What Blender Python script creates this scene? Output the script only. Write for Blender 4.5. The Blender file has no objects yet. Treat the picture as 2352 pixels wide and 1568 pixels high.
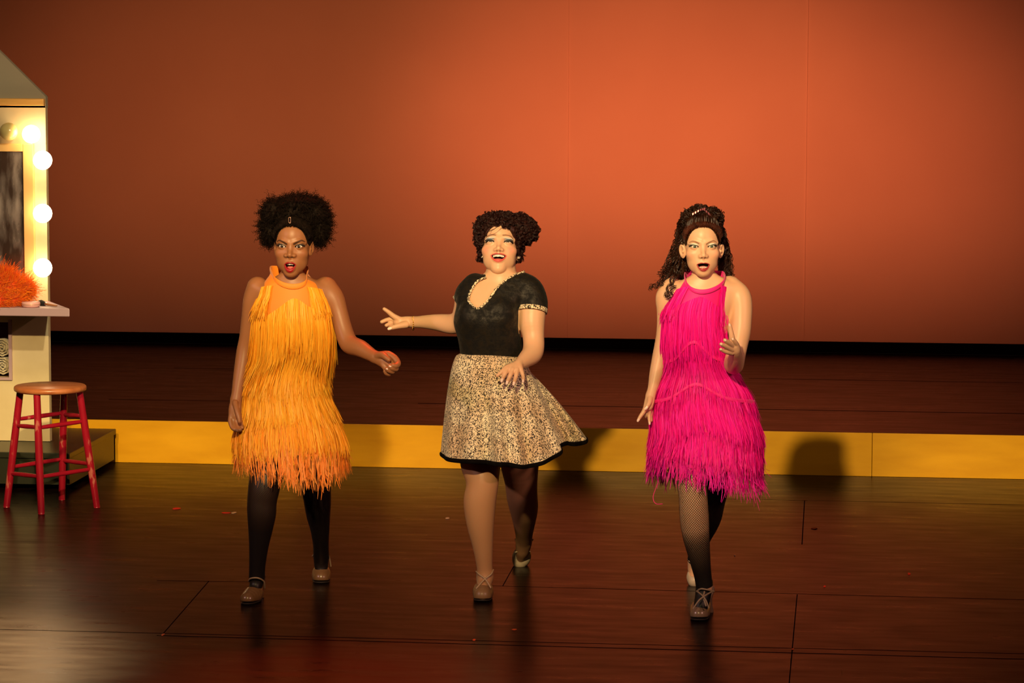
import bpy, math, random, time
import numpy as np
from mathutils import Vector, Matrix
PI = math.pi
SC = bpy.context.scene
COL = SC.collection
T0 = time.time()

# ---------------------------------------------------------------- camera
CAMH = 2.14
FPX = 6480.0
PITCH = math.radians(5.76)
YAW = math.radians(6.2)
cam_data = bpy.data.cameras.new('camera')
cam_data.sensor_width = 36.0
cam_data.lens = FPX / 2352 * 36.0
cam_data.clip_start = 0.5
cam_data.clip_end = 200
cam = bpy.data.objects.new('camera', cam_data)
COL.objects.link(cam)
cam.location = (0, 0, CAMH)
cam.rotation_mode = 'XYZ'
ROLL = math.radians(0.17)
Rm = Matrix.Rotation(YAW, 3, 'Z') @ Matrix.Rotation(math.pi/2 - PITCH, 3, 'X') @ Matrix.Rotation(ROLL, 3, 'Z')
cam.rotation_euler = Rm.to_euler('XYZ')
SC.camera = cam
CR = np.array(Rm @ Vector((1, 0, 0)))
CU = np.array(Rm @ Vector((0, 1, 0)))
CF = np.array(Rm @ Vector((0, 0, -1)))
C0 = np.array([0, 0, CAMH])
CX, CY = 1176.0, 784.0

def J(px, py, d):
    """world point seen at pixel px,py at axial distance d"""
    return C0 + d * (CF + CR * (px - CX) / FPX - CU * (py - CY) / FPX)
def ray(px, py):
    return CF + CR * (px - CX) / FPX - CU * (py - CY) / FPX
def fd(px, py, z=0.0):
    """axial distance of the point at height z seen at that pixel"""
    return (z - CAMH) / ray(px, py)[2]
def onfloor(px, py, z=0.0):
    return J(px, py, fd(px, py, z))
def proj(p):
    q = np.array(p) - C0
    d = q @ CF
    return CX + FPX * (q @ CR) / d, CY - FPX * (q @ CU) / d, d

# ---------------------------------------------------------------- world
w = bpy.data.worlds.new('world'); SC.world = w; w.use_nodes = True
w.node_tree.nodes['Background'].inputs[0].default_value = (0.30, 0.12, 0.07, 1)
w.node_tree.nodes['Background'].inputs[1].default_value = 0.02
SC.view_settings.view_transform = 'Standard'
SC.view_settings.look = 'None'
SC.view_settings.exposure = 0.0
SC.view_settings.gamma = 1.0
SC.view_settings.use_curve_mapping = False
SC.cycles.use_denoising = True
SC.cycles.max_bounces = 6
SC.cycles.diffuse_bounces = 3
SC.cycles.glossy_bounces = 3
SC.cycles.transparent_max_bounces = 24
SC.cycles.sample_clamp_indirect = 4.0

# ---------------------------------------------------------------- stage lights
def spot(name, loc, target, power, col, angle, blend=0.5, radius=0.1):
    L = bpy.data.lights.new(name, 'SPOT')
    L.energy = power; L.color = col; L.spot_size = math.radians(angle); L.spot_blend = blend
    L.shadow_soft_size = radius
    o = bpy.data.objects.new(name, L); COL.objects.link(o)
    o.location = loc
    v = Vector(target) - Vector(loc)
    o.rotation_euler = v.to_track_quat('-Z', 'Y').to_euler()
    o['kind'] = 'helper'
    return o
def area(name, loc, target, power, col, sx, sy):
    L = bpy.data.lights.new(name, 'AREA')
    L.energy = power; L.color = col; L.shape = 'RECTANGLE'; L.size = sx; L.size_y = sy
    o = bpy.data.objects.new(name, L); COL.objects.link(o)
    o.location = loc
    v = Vector(target) - Vector(loc)
    o.rotation_euler = v.to_track_quat('-Z', 'Y').to_euler()
    o['kind'] = 'helper'
    return o
def shutters(o, up, down, left, right, soft=0.03, soft_down=None):
    """framing shutters of a profile spot: limits as tangents in the lamp's own frame, softened by soft"""
    L = o.data; L.use_nodes = True
    nt = L.node_tree; nd = nt.nodes; lk = nt.links
    em = nd['Emission']
    tc = nd.new('ShaderNodeTexCoord'); sp = nd.new('ShaderNodeSeparateXYZ'); lk.new(tc.outputs['Normal'], sp.inputs[0])
    def m(op, a, b=None):
        n = nd.new('ShaderNodeMath'); n.operation = op
        for i, v in enumerate((a, b)):
            if v is None: continue
            if isinstance(v, (int, float)): n.inputs[i].default_value = v
            else: lk.new(v, n.inputs[i])
        return n.outputs[0]
    az = m('ABSOLUTE', sp.outputs[2])
    tx = m('DIVIDE', sp.outputs[0], az); ty = m('DIVIDE', sp.outputs[1], az)
    def edge(v, lim, sgn, sf):
        n = nd.new('ShaderNodeMapRange'); n.interpolation_type = 'SMOOTHSTEP'
        lk.new(v, n.inputs['Value'])
        n.inputs['From Min'].default_value = lim + sgn * sf; n.inputs['From Max'].default_value = lim - sgn * sf
        return n.outputs[0]
    a = m('MULTIPLY', edge(ty, up, 1, soft), edge(ty, down, -1, soft_down or soft * 2))
    b = m('MULTIPLY', edge(tx, right, 1, soft), edge(tx, left, -1, soft))
    lk.new(m('MULTIPLY', a, b), em.inputs['Strength'])
    return o
# world coordinates: X along the stage, Y upstage
WARM = (1.0, 0.71, 0.33)
AMBER = (1.0, 0.66, 0.22)
G = J(1176, 700, 11.0)                                   # middle of the group
k = spot('backdrop_wash_light', (-1.2, 5.0, 5.2), (-0.5, 18.4, 1.5), 4900, (1.0, 0.165, 0.052), 22.5, 1.0, 0.3)
shutters(k, 0.085, -0.062, -1, 1, 0.09, 0.06)
k = spot('backdrop_wash_light', (-0.6, 5.0, 5.2), (-2.6, 18.4, 1.6), 2900, (1.0, 0.20, 0.055), 31, 1.0, 0.3)
shutters(k, 0.095, -0.066, -1, 1, 0.09, 0.06)
spot('backdrop_wash_light', (-1.6, 15.2, 7.2), (-1.6, 18.4, 2.8), 25, (1.0, 0.22, 0.05), 100, 1.0, 0.4)
k = spot('front_key_light', (-1.26, 4.4, 3.95), (-1.26, 14.4, 0.2), 1550, WARM, 60, 0.3, 0.08)
shutters(k, 0.055, -0.175, -0.42, 0.42, 0.012, 0.06)
k = spot('front_key_light', (-1.26, 4.4, 3.95), (-1.26, 14.4, 0.2), 1150, WARM, 60, 0.3, 0.08)
shutters(k, 0.055, -0.06, -0.42, 0.42, 0.012, 0.04)
k = spot('side_fill_light', (3.6, 6.5, 3.2), (-1.26, 10.9, 0.95), 420, (1.0, 0.50, 0.38), 50, 0.3, 0.12)
shutters(k, 0.11, -0.20, -0.26, 0.26, 0.04)
k = spot('side_fill_light', (-5.8, 6.5, 3.4), (-1.26, 10.9, 0.95), 380, (0.95, 0.58, 0.52), 50, 0.3, 0.12)
shutters(k, 0.11, -0.20, -0.26, 0.26, 0.04)
k = spot('vanity_light', (1.5, 5.0, 5.3), (-4.1, 13.86, 1.3), 2300, (1.0, 0.82, 0.50), 40, 0.6, 0.1)
shutters(k, 0.16, -0.10, -0.12, 0.034, 0.006)
k = spot('low_front_light', (-3.2, 7.0, 3.6), (-3.4, 14.4, 0.12), 1100, AMBER, 40, 0.8, 0.1)
shutters(k, 0.018, -0.10, -0.2, 0.19, 0.012, 0.03)
k = spot('low_front_light', (0.8, 7.0, 3.6), (0.75, 14.4, 0.12), 1000, AMBER, 40, 0.8, 0.1)
shutters(k, 0.018, -0.10, -0.035, 0.2, 0.03, 0.03)
spot('red_floor_light', (-1.7, 14.0, 7.5), (-1.62, 9.3, 0), 6500, (1.0, 0.02, 0.01), 12, 1.0, 0.15)
spot('back_light', (-4.4, 16.5, 6.5), (-3.1, 9.7, 0), 9000, (1.0, 0.55, 0.22), 9, 1.0, 0.15)


# ---------------------------------------------------------------- helpers
def tag(o, label=None, cat=None, group=None, kind=None):
    if label: o['label'] = label
    if cat: o['category'] = cat
    if group: o['group'] = group
    if kind: o['kind'] = kind
    return o
def empty(name, loc=(0, 0, 0)):
    o = bpy.data.objects.new(name, None); COL.objects.link(o); o.location = loc
    o.empty_display_size = 0.05
    return o
def mkobj(name, V, F, mat, parent=None, smooth=True, colors=None, uv=None, attrs=None):
    """V world coordinates (n,3); F list of faces or int array; keeps world position under the parent"""
    me = bpy.data.meshes.new(name)
    V = np.asarray(V, dtype=np.float32)
    off = np.zeros(3)
    if parent is not None:
        p = parent; 
        while p is not None:
            off += np.array(p.location); p = p.parent
    V = V - off
    if isinstance(F, np.ndarray):
        nf, k = F.shape
        me.vertices.add(len(V)); me.vertices.foreach_set('co', V.astype(np.float32).ravel())
        me.loops.add(nf * k); me.loops.foreach_set('vertex_index', F.astype(np.int32).ravel())
        me.polygons.add(nf); me.polygons.foreach_set('loop_start', np.arange(0, nf * k, k, dtype=np.int32))
        me.update(calc_edges=True); me.validate()
    else:
        me.from_pydata([tuple(v) for v in V], [], F)
        me.update()
    if smooth: me.polygons.foreach_set('use_smooth', np.ones(len(me.polygons), dtype=bool))
    if colors is not None:
        a = me.color_attributes.new('col', 'FLOAT_COLOR', 'POINT')
        c = np.ones((len(V), 4), dtype=np.float32); c[:, :3] = colors
        a.data.foreach_set('color', c.ravel())
    if attrs:
        for k_, arr in attrs.items():
            a = me.attributes.new(k_, 'FLOAT', 'POINT'); a.data.foreach_set('value', np.asarray(arr, dtype=np.float32))
    if uv is not None:
        u = me.uv_layers.new(name='uv')
        li = np.zeros(len(me.loops), dtype=np.int32); me.loops.foreach_get('vertex_index', li)
        u.data.foreach_set('uv', np.asarray(uv, dtype=np.float32)[li].ravel())
    for m in (mat if isinstance(mat, (list, tuple)) else [mat]): me.materials.append(m)
    o = bpy.data.objects.new(name, me); COL.objects.link(o)
    if parent is not None: o.parent = parent
    return o

def mat(name, col=(0.5, 0.5, 0.5), rough=0.5, metal=0.0, spec=0.5, emit=None, estr=0.0, sheen=0.0, sss=0.0, coat=0.0):
    m = bpy.data.materials.new(name); m.use_nodes = True
    b = m.node_tree.nodes['Principled BSDF']
    b.inputs['Base Color'].default_value = (*col, 1); b.inputs['Roughness'].default_value = rough
    b.inputs['Metallic'].default_value = metal; b.inputs['Specular IOR Level'].default_value = spec
    b.inputs['Sheen Weight'].default_value = sheen
    b.inputs['Coat Weight'].default_value = coat
    if sss:
        b.inputs['Subsurface Weight'].default_value = sss
        b.inputs['Subsurface Radius'].default_value = (0.012, 0.005, 0.003)
        b.inputs['Subsurface Scale'].default_value = 1.0
    if emit:
        b.inputs['Emission Color'].default_value = (*emit, 1); b.inputs['Emission Strength'].default_value = estr
    return m
def nodes(m): return m.node_tree.nodes, m.node_tree.links, m.node_tree.nodes['Principled BSDF']
def N(m, t, **kw):
    n = m.node_tree.nodes.new(t)
    for k, v in kw.items():
        if k.startswith('i_'):
            n.inputs[int(k[2:]) if k[2:].isdigit() else k[2:].replace('_', ' ')].default_value = v
        else: setattr(n, k, v)
    return n
def ramp(m, fac, stops):
    r = m.node_tree.nodes.new('ShaderNodeValToRGB')
    e = r.color_ramp.elements
    while len(e) < len(stops): e.new(0.5)
    for i, (p, c) in enumerate(stops):
        e[i].position = p; e[i].color = (*c, 1) if len(c) == 3 else c
    m.node_tree.links.new(fac, r.inputs[0])
    return r
def noise_col(m, scale, c1, c2, lo=0.35, hi=0.65, detail=5, stretch=(1, 1, 1), coord='Object', bump=0.0, rough=None):
    nd, lk, b = nodes(m)
    tc = N(m, 'ShaderNodeTexCoord'); mp = N(m, 'ShaderNodeMapping'); mp.inputs['Scale'].default_value = stretch
    lk.new(tc.outputs[coord], mp.inputs[0])
    nz = N(m, 'ShaderNodeTexNoise'); nz.inputs['Scale'].default_value = scale; nz.inputs['Detail'].default_value = detail
    lk.new(mp.outputs[0], nz.inputs['Vector'])
    r = ramp(m, nz.outputs[0], [(lo, c1), (hi, c2)])
    lk.new(r.outputs[0], b.inputs['Base Color'])
    if rough:
        rr = ramp(m, nz.outputs[0], [(lo, (rough[0],) * 3), (hi, (rough[1],) * 3)]); lk.new(rr.outputs[0], b.inputs['Roughness'])
    if bump:
        bp = N(m, 'ShaderNodeBump'); bp.inputs['Strength'].default_value = bump; bp.inputs['Distance'].default_value = 0.01
        lk.new(nz.outputs[0], bp.inputs['Height']); lk.new(bp.outputs[0], b.inputs['Normal'])
    return nz, mp

def box(x0, x1, y0, y1, z0, z1, bev=0.0):
    V = [(x, y, z) for x in (x0, x1) for y in (y0, y1) for z in (z0, z1)]
    F = [(0, 1, 3, 2), (4, 6, 7, 5), (0, 4, 5, 1), (2, 3, 7, 6), (0, 2, 6, 4), (1, 5, 7, 3)]
    return np.array(V, dtype=float), F
def merge(parts):
    Vs, Fs, o = [], [], 0
    for V, F in parts:
        Vs.append(np.asarray(V)); Fs += [tuple(int(i) + o for i in f) for f in F]; o += len(V)
    return np.vstack(Vs), Fs
def bevel(o, wd=0.004, seg=2):
    m = o.modifiers.new('bevel', 'BEVEL'); m.width = wd; m.segments = seg; m.limit_method = 'ANGLE'
    m.harden_normals = False
    return o
def lathe(prof, n=32, c=(0, 0, 0)):
    """prof [(r,z)]"""
    V = []; F = []
    for (r, z) in prof:
        for k in range(n):
            a = 2 * PI * k / n
            V.append((c[0] + r * math.cos(a), c[1] + r * math.sin(a), c[2] + z))
    for i in range(len(prof) - 1):
        for k in range(n):
            F.append((i * n + k, i * n + (k + 1) % n, (i + 1) * n + (k + 1) % n, (i + 1) * n + k))
    F.append(tuple(range(n - 1, -1, -1))); F.append(tuple((len(prof) - 1) * n + k for k in range(n)))
    return np.array(V), F

def tubes(P, R, ns=4, closed_caps=True):
    """P (m,k,3) polylines, R (m,k) or scalar: many tubes in one mesh, vectorised"""
    P = np.asarray(P, dtype=float)
    if P.ndim == 2: P = P[None]
    m, k, _ = P.shape
    R = np.broadcast_to(np.asarray(R, dtype=float), (m, k)) if np.ndim(R) != 0 else np.full((m, k), float(R))
    T = np.gradient(P, axis=1)
    T /= np.linalg.norm(T, axis=2, keepdims=True) + 1e-12
    ref = np.array([0.13, 0.93, 0.34]); ref = ref / np.linalg.norm(ref)
    A = np.cross(T, ref); A /= np.linalg.norm(A, axis=2, keepdims=True) + 1e-9
    B = np.cross(T, A)
    ang = np.arange(ns) * 2 * PI / ns
    V = P[:, :, None, :] + R[:, :, None, None] * (A[:, :, None, :] * np.cos(ang)[:, None] + B[:, :, None, :] * np.sin(ang)[:, None])
    idx = np.arange(m * k * ns).reshape(m, k, ns)
    a = idx[:, :-1, :]; b = np.roll(idx, -1, axis=2)[:, :-1, :]
    c = np.roll(idx, -1, axis=2)[:, 1:, :]; d = idx[:, 1:, :]
    F = np.stack([a, d, c, b], axis=-1).reshape(-1, 4)
    return V.reshape(-1, 3), F
def ribbons(P, W, side):
    """flat strands: P (m,k,3), W (m,k) half widths, side (m,k,3) direction across"""
    m, k, _ = P.shape
    V = np.stack([P - side * W[..., None], P + side * W[..., None]], axis=2)
    idx = np.arange(m * k * 2).reshape(m, k, 2)
    F = np.stack([idx[:, :-1, 0], idx[:, :-1, 1], idx[:, 1:, 1], idx[:, 1:, 0]], axis=-1).reshape(-1, 4)
    return V.reshape(-1, 3), F
def catmull(pts, n):
    """dense Catmull-Rom through rows of pts (k,c) -> (n,c)"""
    p = np.asarray(pts, dtype=float)
    k = len(p)
    if k == 2:
        t = np.linspace(0, 1, n)[:, None]; return p[0] * (1 - t) + p[1] * t
    pp = np.vstack([2 * p[0] - p[1], p, 2 * p[-1] - p[-2]])
    s = np.linspace(0, k - 1 - 1e-9, n); i = s.astype(int); t = (s - i)[:, None]
    a, b, c, d = pp[i], pp[i + 1], pp[i + 2], pp[i + 3]
    return 0.5 * (2 * b + (c - a) * t + (2 * a - 5 * b + 4 * c - d) * t ** 2 + (3 * b - a - 3 * c + d) * t ** 3)

# ---------------------------------------------------------------- implicit surfaces -> one continuous mesh
def smin(a, b, k):
    if k <= 0: return np.minimum(a, b)
    h = np.clip(0.5 + 0.5 * (b - a) / k, 0, 1)
    return b + (a - b) * h - k * h * (1 - h)
def smax(a, b, k): return -smin(-a, -b, k)
class Chain:
    """rounded limb through rows (x,y,z,r); flat=(axis,factor): thinner along axis"""
    def __init__(s, rows, n=None, flat=None):
        rows = np.asarray(rows, dtype=float)
        if n is None: n = max(2, (len(rows) - 1) * 4 + 1)
        q = catmull(rows, n) if len(rows) > 2 else rows
        s.p = q[:, :3]; s.r = np.maximum(q[:, 3], 0.01)
        s.flat = flat
        s.c = (s.p.min(0) + s.p.max(0)) / 2
        s.R = (np.linalg.norm(s.p - s.c, axis=1) + s.r).max()
    def __call__(s, P):
        d = None
        for i in range(len(s.p) - 1):
            a, b = s.p[i], s.p[i + 1]
            ab = b - a; L = ab @ ab + 1e-9
            pa = P - a
            t = np.clip((pa @ ab) / L, 0, 1)
            q = pa - t[:, None] * ab
            if s.flat is not None:
                ax, f = s.flat
                comp = q @ ax
                dd = np.sqrt(np.maximum((q * q).sum(1) + comp * comp * (f * f - 1), 0))
                rr = s.r[i] + (s.r[i + 1] - s.r[i]) * t
                e = (dd - rr) * 0.8
            else:
                e = np.sqrt((q * q).sum(1)) - (s.r[i] + (s.r[i + 1] - s.r[i]) * t)
            d = e if d is None else np.minimum(d, e)
        return d
class Ell:
    def __init__(s, c, r, M=None):
        s.c = np.asarray(c, float); s.rad = np.asarray(r, float); s.M = M; s.R = s.rad.max()
    def __call__(s, P):
        q = P - s.c
        if s.M is not None: q = q @ s.M
        k0 = np.sqrt(((q / s.rad) ** 2).sum(1)); k1 = np.sqrt(((q / s.rad ** 2) ** 2).sum(1)) + 1e-9
        return k0 * (k0 - 1) / k1
class Loft:
    """stack of superellipses along Y: rows (y, cx, cz, a, b)"""
    def __init__(s, rows, pw=2.3):
        rows = np.asarray(sorted(rows, key=lambda r: r[0]), float)
        q = catmull(rows, 120); q = q[np.argsort(q[:, 0])]
        s.q = q; s.pw = pw
        s.c = np.array([q[:, 1].mean(), q[:, 0].mean(), q[:, 2].mean()])
        s.R = math.hypot((q[-1, 0] - q[0, 0]) / 2, max((np.abs(q[:, 1] - s.c[0]) + q[:, 3]).max(), (np.abs(q[:, 2] - s.c[2]) + q[:, 4]).max()))
    def __call__(s, P):
        q = s.q; y = np.clip(P[:, 1], q[0, 0], q[-1, 0])
        cx = np.interp(y, q[:, 0], q[:, 1]); cz = np.interp(y, q[:, 0], q[:, 2])
        a = np.interp(y, q[:, 0], q[:, 3]); b = np.interp(y, q[:, 0], q[:, 4])
        x = P[:, 0] - cx; z = P[:, 2] - cz
        rho = ((np.abs(x) / a) ** s.pw + (np.abs(z) / b) ** s.pw) ** (1 / s.pw) + 1e-6
        rr = np.sqrt(x * x + z * z) + 1e-6
        d = rr * (1 - 1 / rho)
        d = np.where(rho < 0.3, -np.minimum(a, b) * 0.7, d) * 0.85
        cap = np.maximum(q[0, 0] - P[:, 1], P[:, 1] - q[-1, 0])
        return np.where(cap > 0, np.sqrt(np.maximum(d, 0) ** 2 + cap ** 2) + np.minimum(d, 0) * 0, np.maximum(d, cap - 0.0))
def evalg(groups, P):
    d = np.full(len(P), 1e3)
    for op, g, k in groups:
        e = g(P)
        d = smin(d, e, k) if op == '+' else smax(d, -e, k)
    return d
def axis_lines(lo, hi, base, fine):
    """grid lines with base spacing, refined inside the given intervals (a,b,h)"""
    x = lo; out = [x]
    while x < hi:
        h = base
        for a, b, hh in fine:
            if a - base < x < b: h = min(h, hh)
        x += h; out.append(x)
    return np.array(out)
def polygonise(groups, lo, hi, base, fine=((), (), ()), B=10):
    xs, ys, zs = [axis_lines(lo[i], hi[i], base, fine[i]) for i in range(3)]
    nx, ny, nz = len(xs) - 1, len(ys) - 1, len(zs) - 1
    bl = []
    ex = [np.arange(0, n, B) for n in (nx, ny, nz)]
    ends = [np.minimum(e + B, n) for e, n in zip(ex, (nx, ny, nz))]
    cen = [(l[e] + l[f]) / 2 for l, e, f in zip((xs, ys, zs), ex, ends)]
    hal = [(l[f] - l[e]) / 2 for l, e, f in zip((xs, ys, zs), ex, ends)]
    I, Jj, K = np.meshgrid(range(len(ex[0])), range(len(ex[1])), range(len(ex[2])), indexing='ij')
    I, Jj, K = I.ravel(), Jj.ravel(), K.ravel()
    C = np.stack([cen[0][I], cen[1][Jj], cen[2][K]], 1)
    H = np.sqrt(hal[0][I] ** 2 + hal[1][Jj] ** 2 + hal[2][K] ** 2)
    D = np.concatenate([evalg(groups, C[i:i + 40000]) for i in range(0, len(C), 40000)])
    act = np.abs(D) < 1.7 * H + 1
    keys = []; verts = []; edges = []
    corner = np.array([(a, b, c) for a in (0, 1) for b in (0, 1) for c in (0, 1)])
    epairs = [(i, j) for i in range(8) for j in range(i + 1, 8) if np.abs(corner[i] - corner[j]).sum() == 1]
    for n in np.nonzero(act)[0]:
        i0, j0, k0 = ex[0][I[n]], ex[1][Jj[n]], ex[2][K[n]]
        i1, j1, k1 = ends[0][I[n]], ends[1][Jj[n]], ends[2][K[n]]
        X, Y, Z = xs[i0:i1 + 1], ys[j0:j1 + 1], zs[k0:k1 + 1]
        G = np.stack(np.meshgrid(X, Y, Z, indexing='ij'), -1).reshape(-1, 3)
        gs = []
        for op, g, k in groups:
            lb = np.linalg.norm(C[n] - g.c) - g.R
            if lb - H[n] > k + 1.0: continue
            gs.append((op, g, k))
        if not gs: continue
        f = evalg(gs, G).reshape(len(X), len(Y), len(Z))
        s = f < 0
        if s.all() or not s.any(): continue
        cs = np.stack([s[a:a + len(X) - 1, b:b + len(Y) - 1, c:c + len(Z) - 1] for a, b, c in corner], -1)
        cnt = cs.sum(-1)
        ii, jj, kk = np.nonzero((cnt > 0) & (cnt < 8))
        if len(ii) == 0: continue
        cf = np.stack([f[ii + a, jj + b, kk + c] for a, b, c in corner], -1)
        cp = np.stack([np.stack([X[ii + a], Y[jj + b], Z[kk + c]], -1) for a, b, c in corner], 1)
        acc = np.zeros((len(ii), 3)); num = np.zeros(len(ii))
        for p, q in epairs:
            m = (cf[:, p] < 0) != (cf[:, q] < 0)
            t = cf[:, p] / (cf[:, p] - cf[:, q] + 1e-12)
            e = cp[:, p] + (cp[:, q] - cp[:, p]) * t[:, None]
            acc += np.where(m[:, None], e, 0); num += m
        verts.append(acc / num[:, None])
        gi, gj, gk = ii + i0, jj + j0, kk + k0
        keys.append((gi.astype(np.int64) * (ny + 2) + gj) * (nz + 2) + gk)
        edges.append(np.stack([cf[:, 0] < 0, cf[:, 4] < 0, cf[:, 2] < 0, cf[:, 1] < 0], -1))
    if not keys: return np.zeros((0, 3)), np.zeros((0, 4), int)
    keys = np.concatenate(keys); V = np.concatenate(verts); E = np.concatenate(edges)
    o = np.argsort(keys); keys = keys[o]; V = V[o]; E = E[o]
    sx, sy, sz = (ny + 2) * (nz + 2), (nz + 2), 1
    F = []
    for ax, (u, v) in ((1, (sy, sz)), (2, (sz, sx)), (3, (sx, sy))):
        m = E[:, 0] != E[:, ax]
        k0 = keys[m]; ids = [np.nonzero(m)[0]]
        ok = np.ones(len(k0), bool)
        for off in (u, u + v, v):
            t = np.clip(np.searchsorted(keys, k0 - off), 0, len(keys) - 1)
            ok &= keys[t] == k0 - off; ids.append(t)
        q = np.stack(ids, 1)[ok]; flip = E[m][ok][:, 0]
        q[flip] = q[flip][:, ::-1]
        F.append(q)
    return V, np.concatenate(F)
def largest(V, F):
    """keep the one connected surface with the most vertices"""
    n = len(V); lab = np.arange(n)
    E = np.concatenate([F[:, [0, 1]], F[:, [1, 2]], F[:, [2, 3]]])
    while True:
        m = np.minimum(lab[E[:, 0]], lab[E[:, 1]]); new = lab.copy()
        np.minimum.at(new, E[:, 0], m); np.minimum.at(new, E[:, 1], m)
        new = new[new]
        if (new == lab).all(): break
        lab = new[new]
    keep = lab == np.bincount(lab, minlength=n).argmax()
    idx = np.cumsum(keep) - 1
    return V[keep], idx[F[keep[F[:, 0]]]]
def smoothv(V, F, it=1, lam=0.5):
    for _ in range(it):
        S = np.zeros_like(V); n = np.zeros(len(V))
        for a, b in ((0, 1), (1, 2), (2, 3), (3, 0)):
            np.add.at(S, F[:, a], V[F[:, b]]); np.add.at(n, F[:, a], 1)
            np.add.at(S, F[:, b], V[F[:, a]]); np.add.at(n, F[:, b], 1)
        V = V * (1 - lam) + lam * S / np.maximum(n, 1)[:, None]
    return V
def rot3(rx, ry, rz):
    """rotation matrix (degrees) applied x, then y, then z"""
    rx, ry, rz = map(math.radians, (rx, ry, rz))
    X = np.array([[1, 0, 0], [0, math.cos(rx), -math.sin(rx)], [0, math.sin(rx), math.cos(rx)]])
    Y = np.array([[math.cos(ry), 0, math.sin(ry)], [0, 1, 0], [-math.sin(ry), 0, math.cos(ry)]])
    Z = np.array([[math.cos(rz), -math.sin(rz), 0], [math.sin(rz), math.cos(rz), 0], [0, 0, 1]])
    return Z @ Y @ X

class Person:
    """figure-local frame: X right, Y down, Z away from the camera, in units of 1 px at distance d0"""
    def __init__(s, d0):
        s.d0 = d0; s.s = d0 / FPX; s.groups = []
    def L(s, px, py, dz=0.0):
        k = (s.d0 + dz * s.s) / s.d0
        return np.array([CX + (px - CX) * k, CY + (py - CY) * k, dz])
    def La(s, A):
        """rows (px,py,dz,...) -> local rows; radii scaled with the distance"""
        A = np.array(A, float); k = (s.d0 + A[..., 2:3] * s.s) / s.d0
        out = A.copy(); out[..., 0:1] = CX + (A[..., 0:1] - CX) * k; out[..., 1:2] = CY + (A[..., 1:2] - CY) * k
        if A.shape[-1] > 3: out[..., 3:4] = A[..., 3:4] * k
        return out
    def W(s, Q):
        Q = np.asarray(Q, float)
        return C0 + (Q[..., 2:3] * s.s + s.d0) * CF + (Q[..., 0:1] - CX) * s.s * CR - (Q[..., 1:2] - CY) * s.s * CU
    def limb(s, rows, k=4, n=None, flat=None):
        s.groups.append(('+', Chain(s.La(rows), n=n, flat=flat), k))
    def dz(s, d): return (d - s.d0) / s.s
    def floor_dz(s, px, py, z=0.0): return s.dz(fd(px, py, z))

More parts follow.
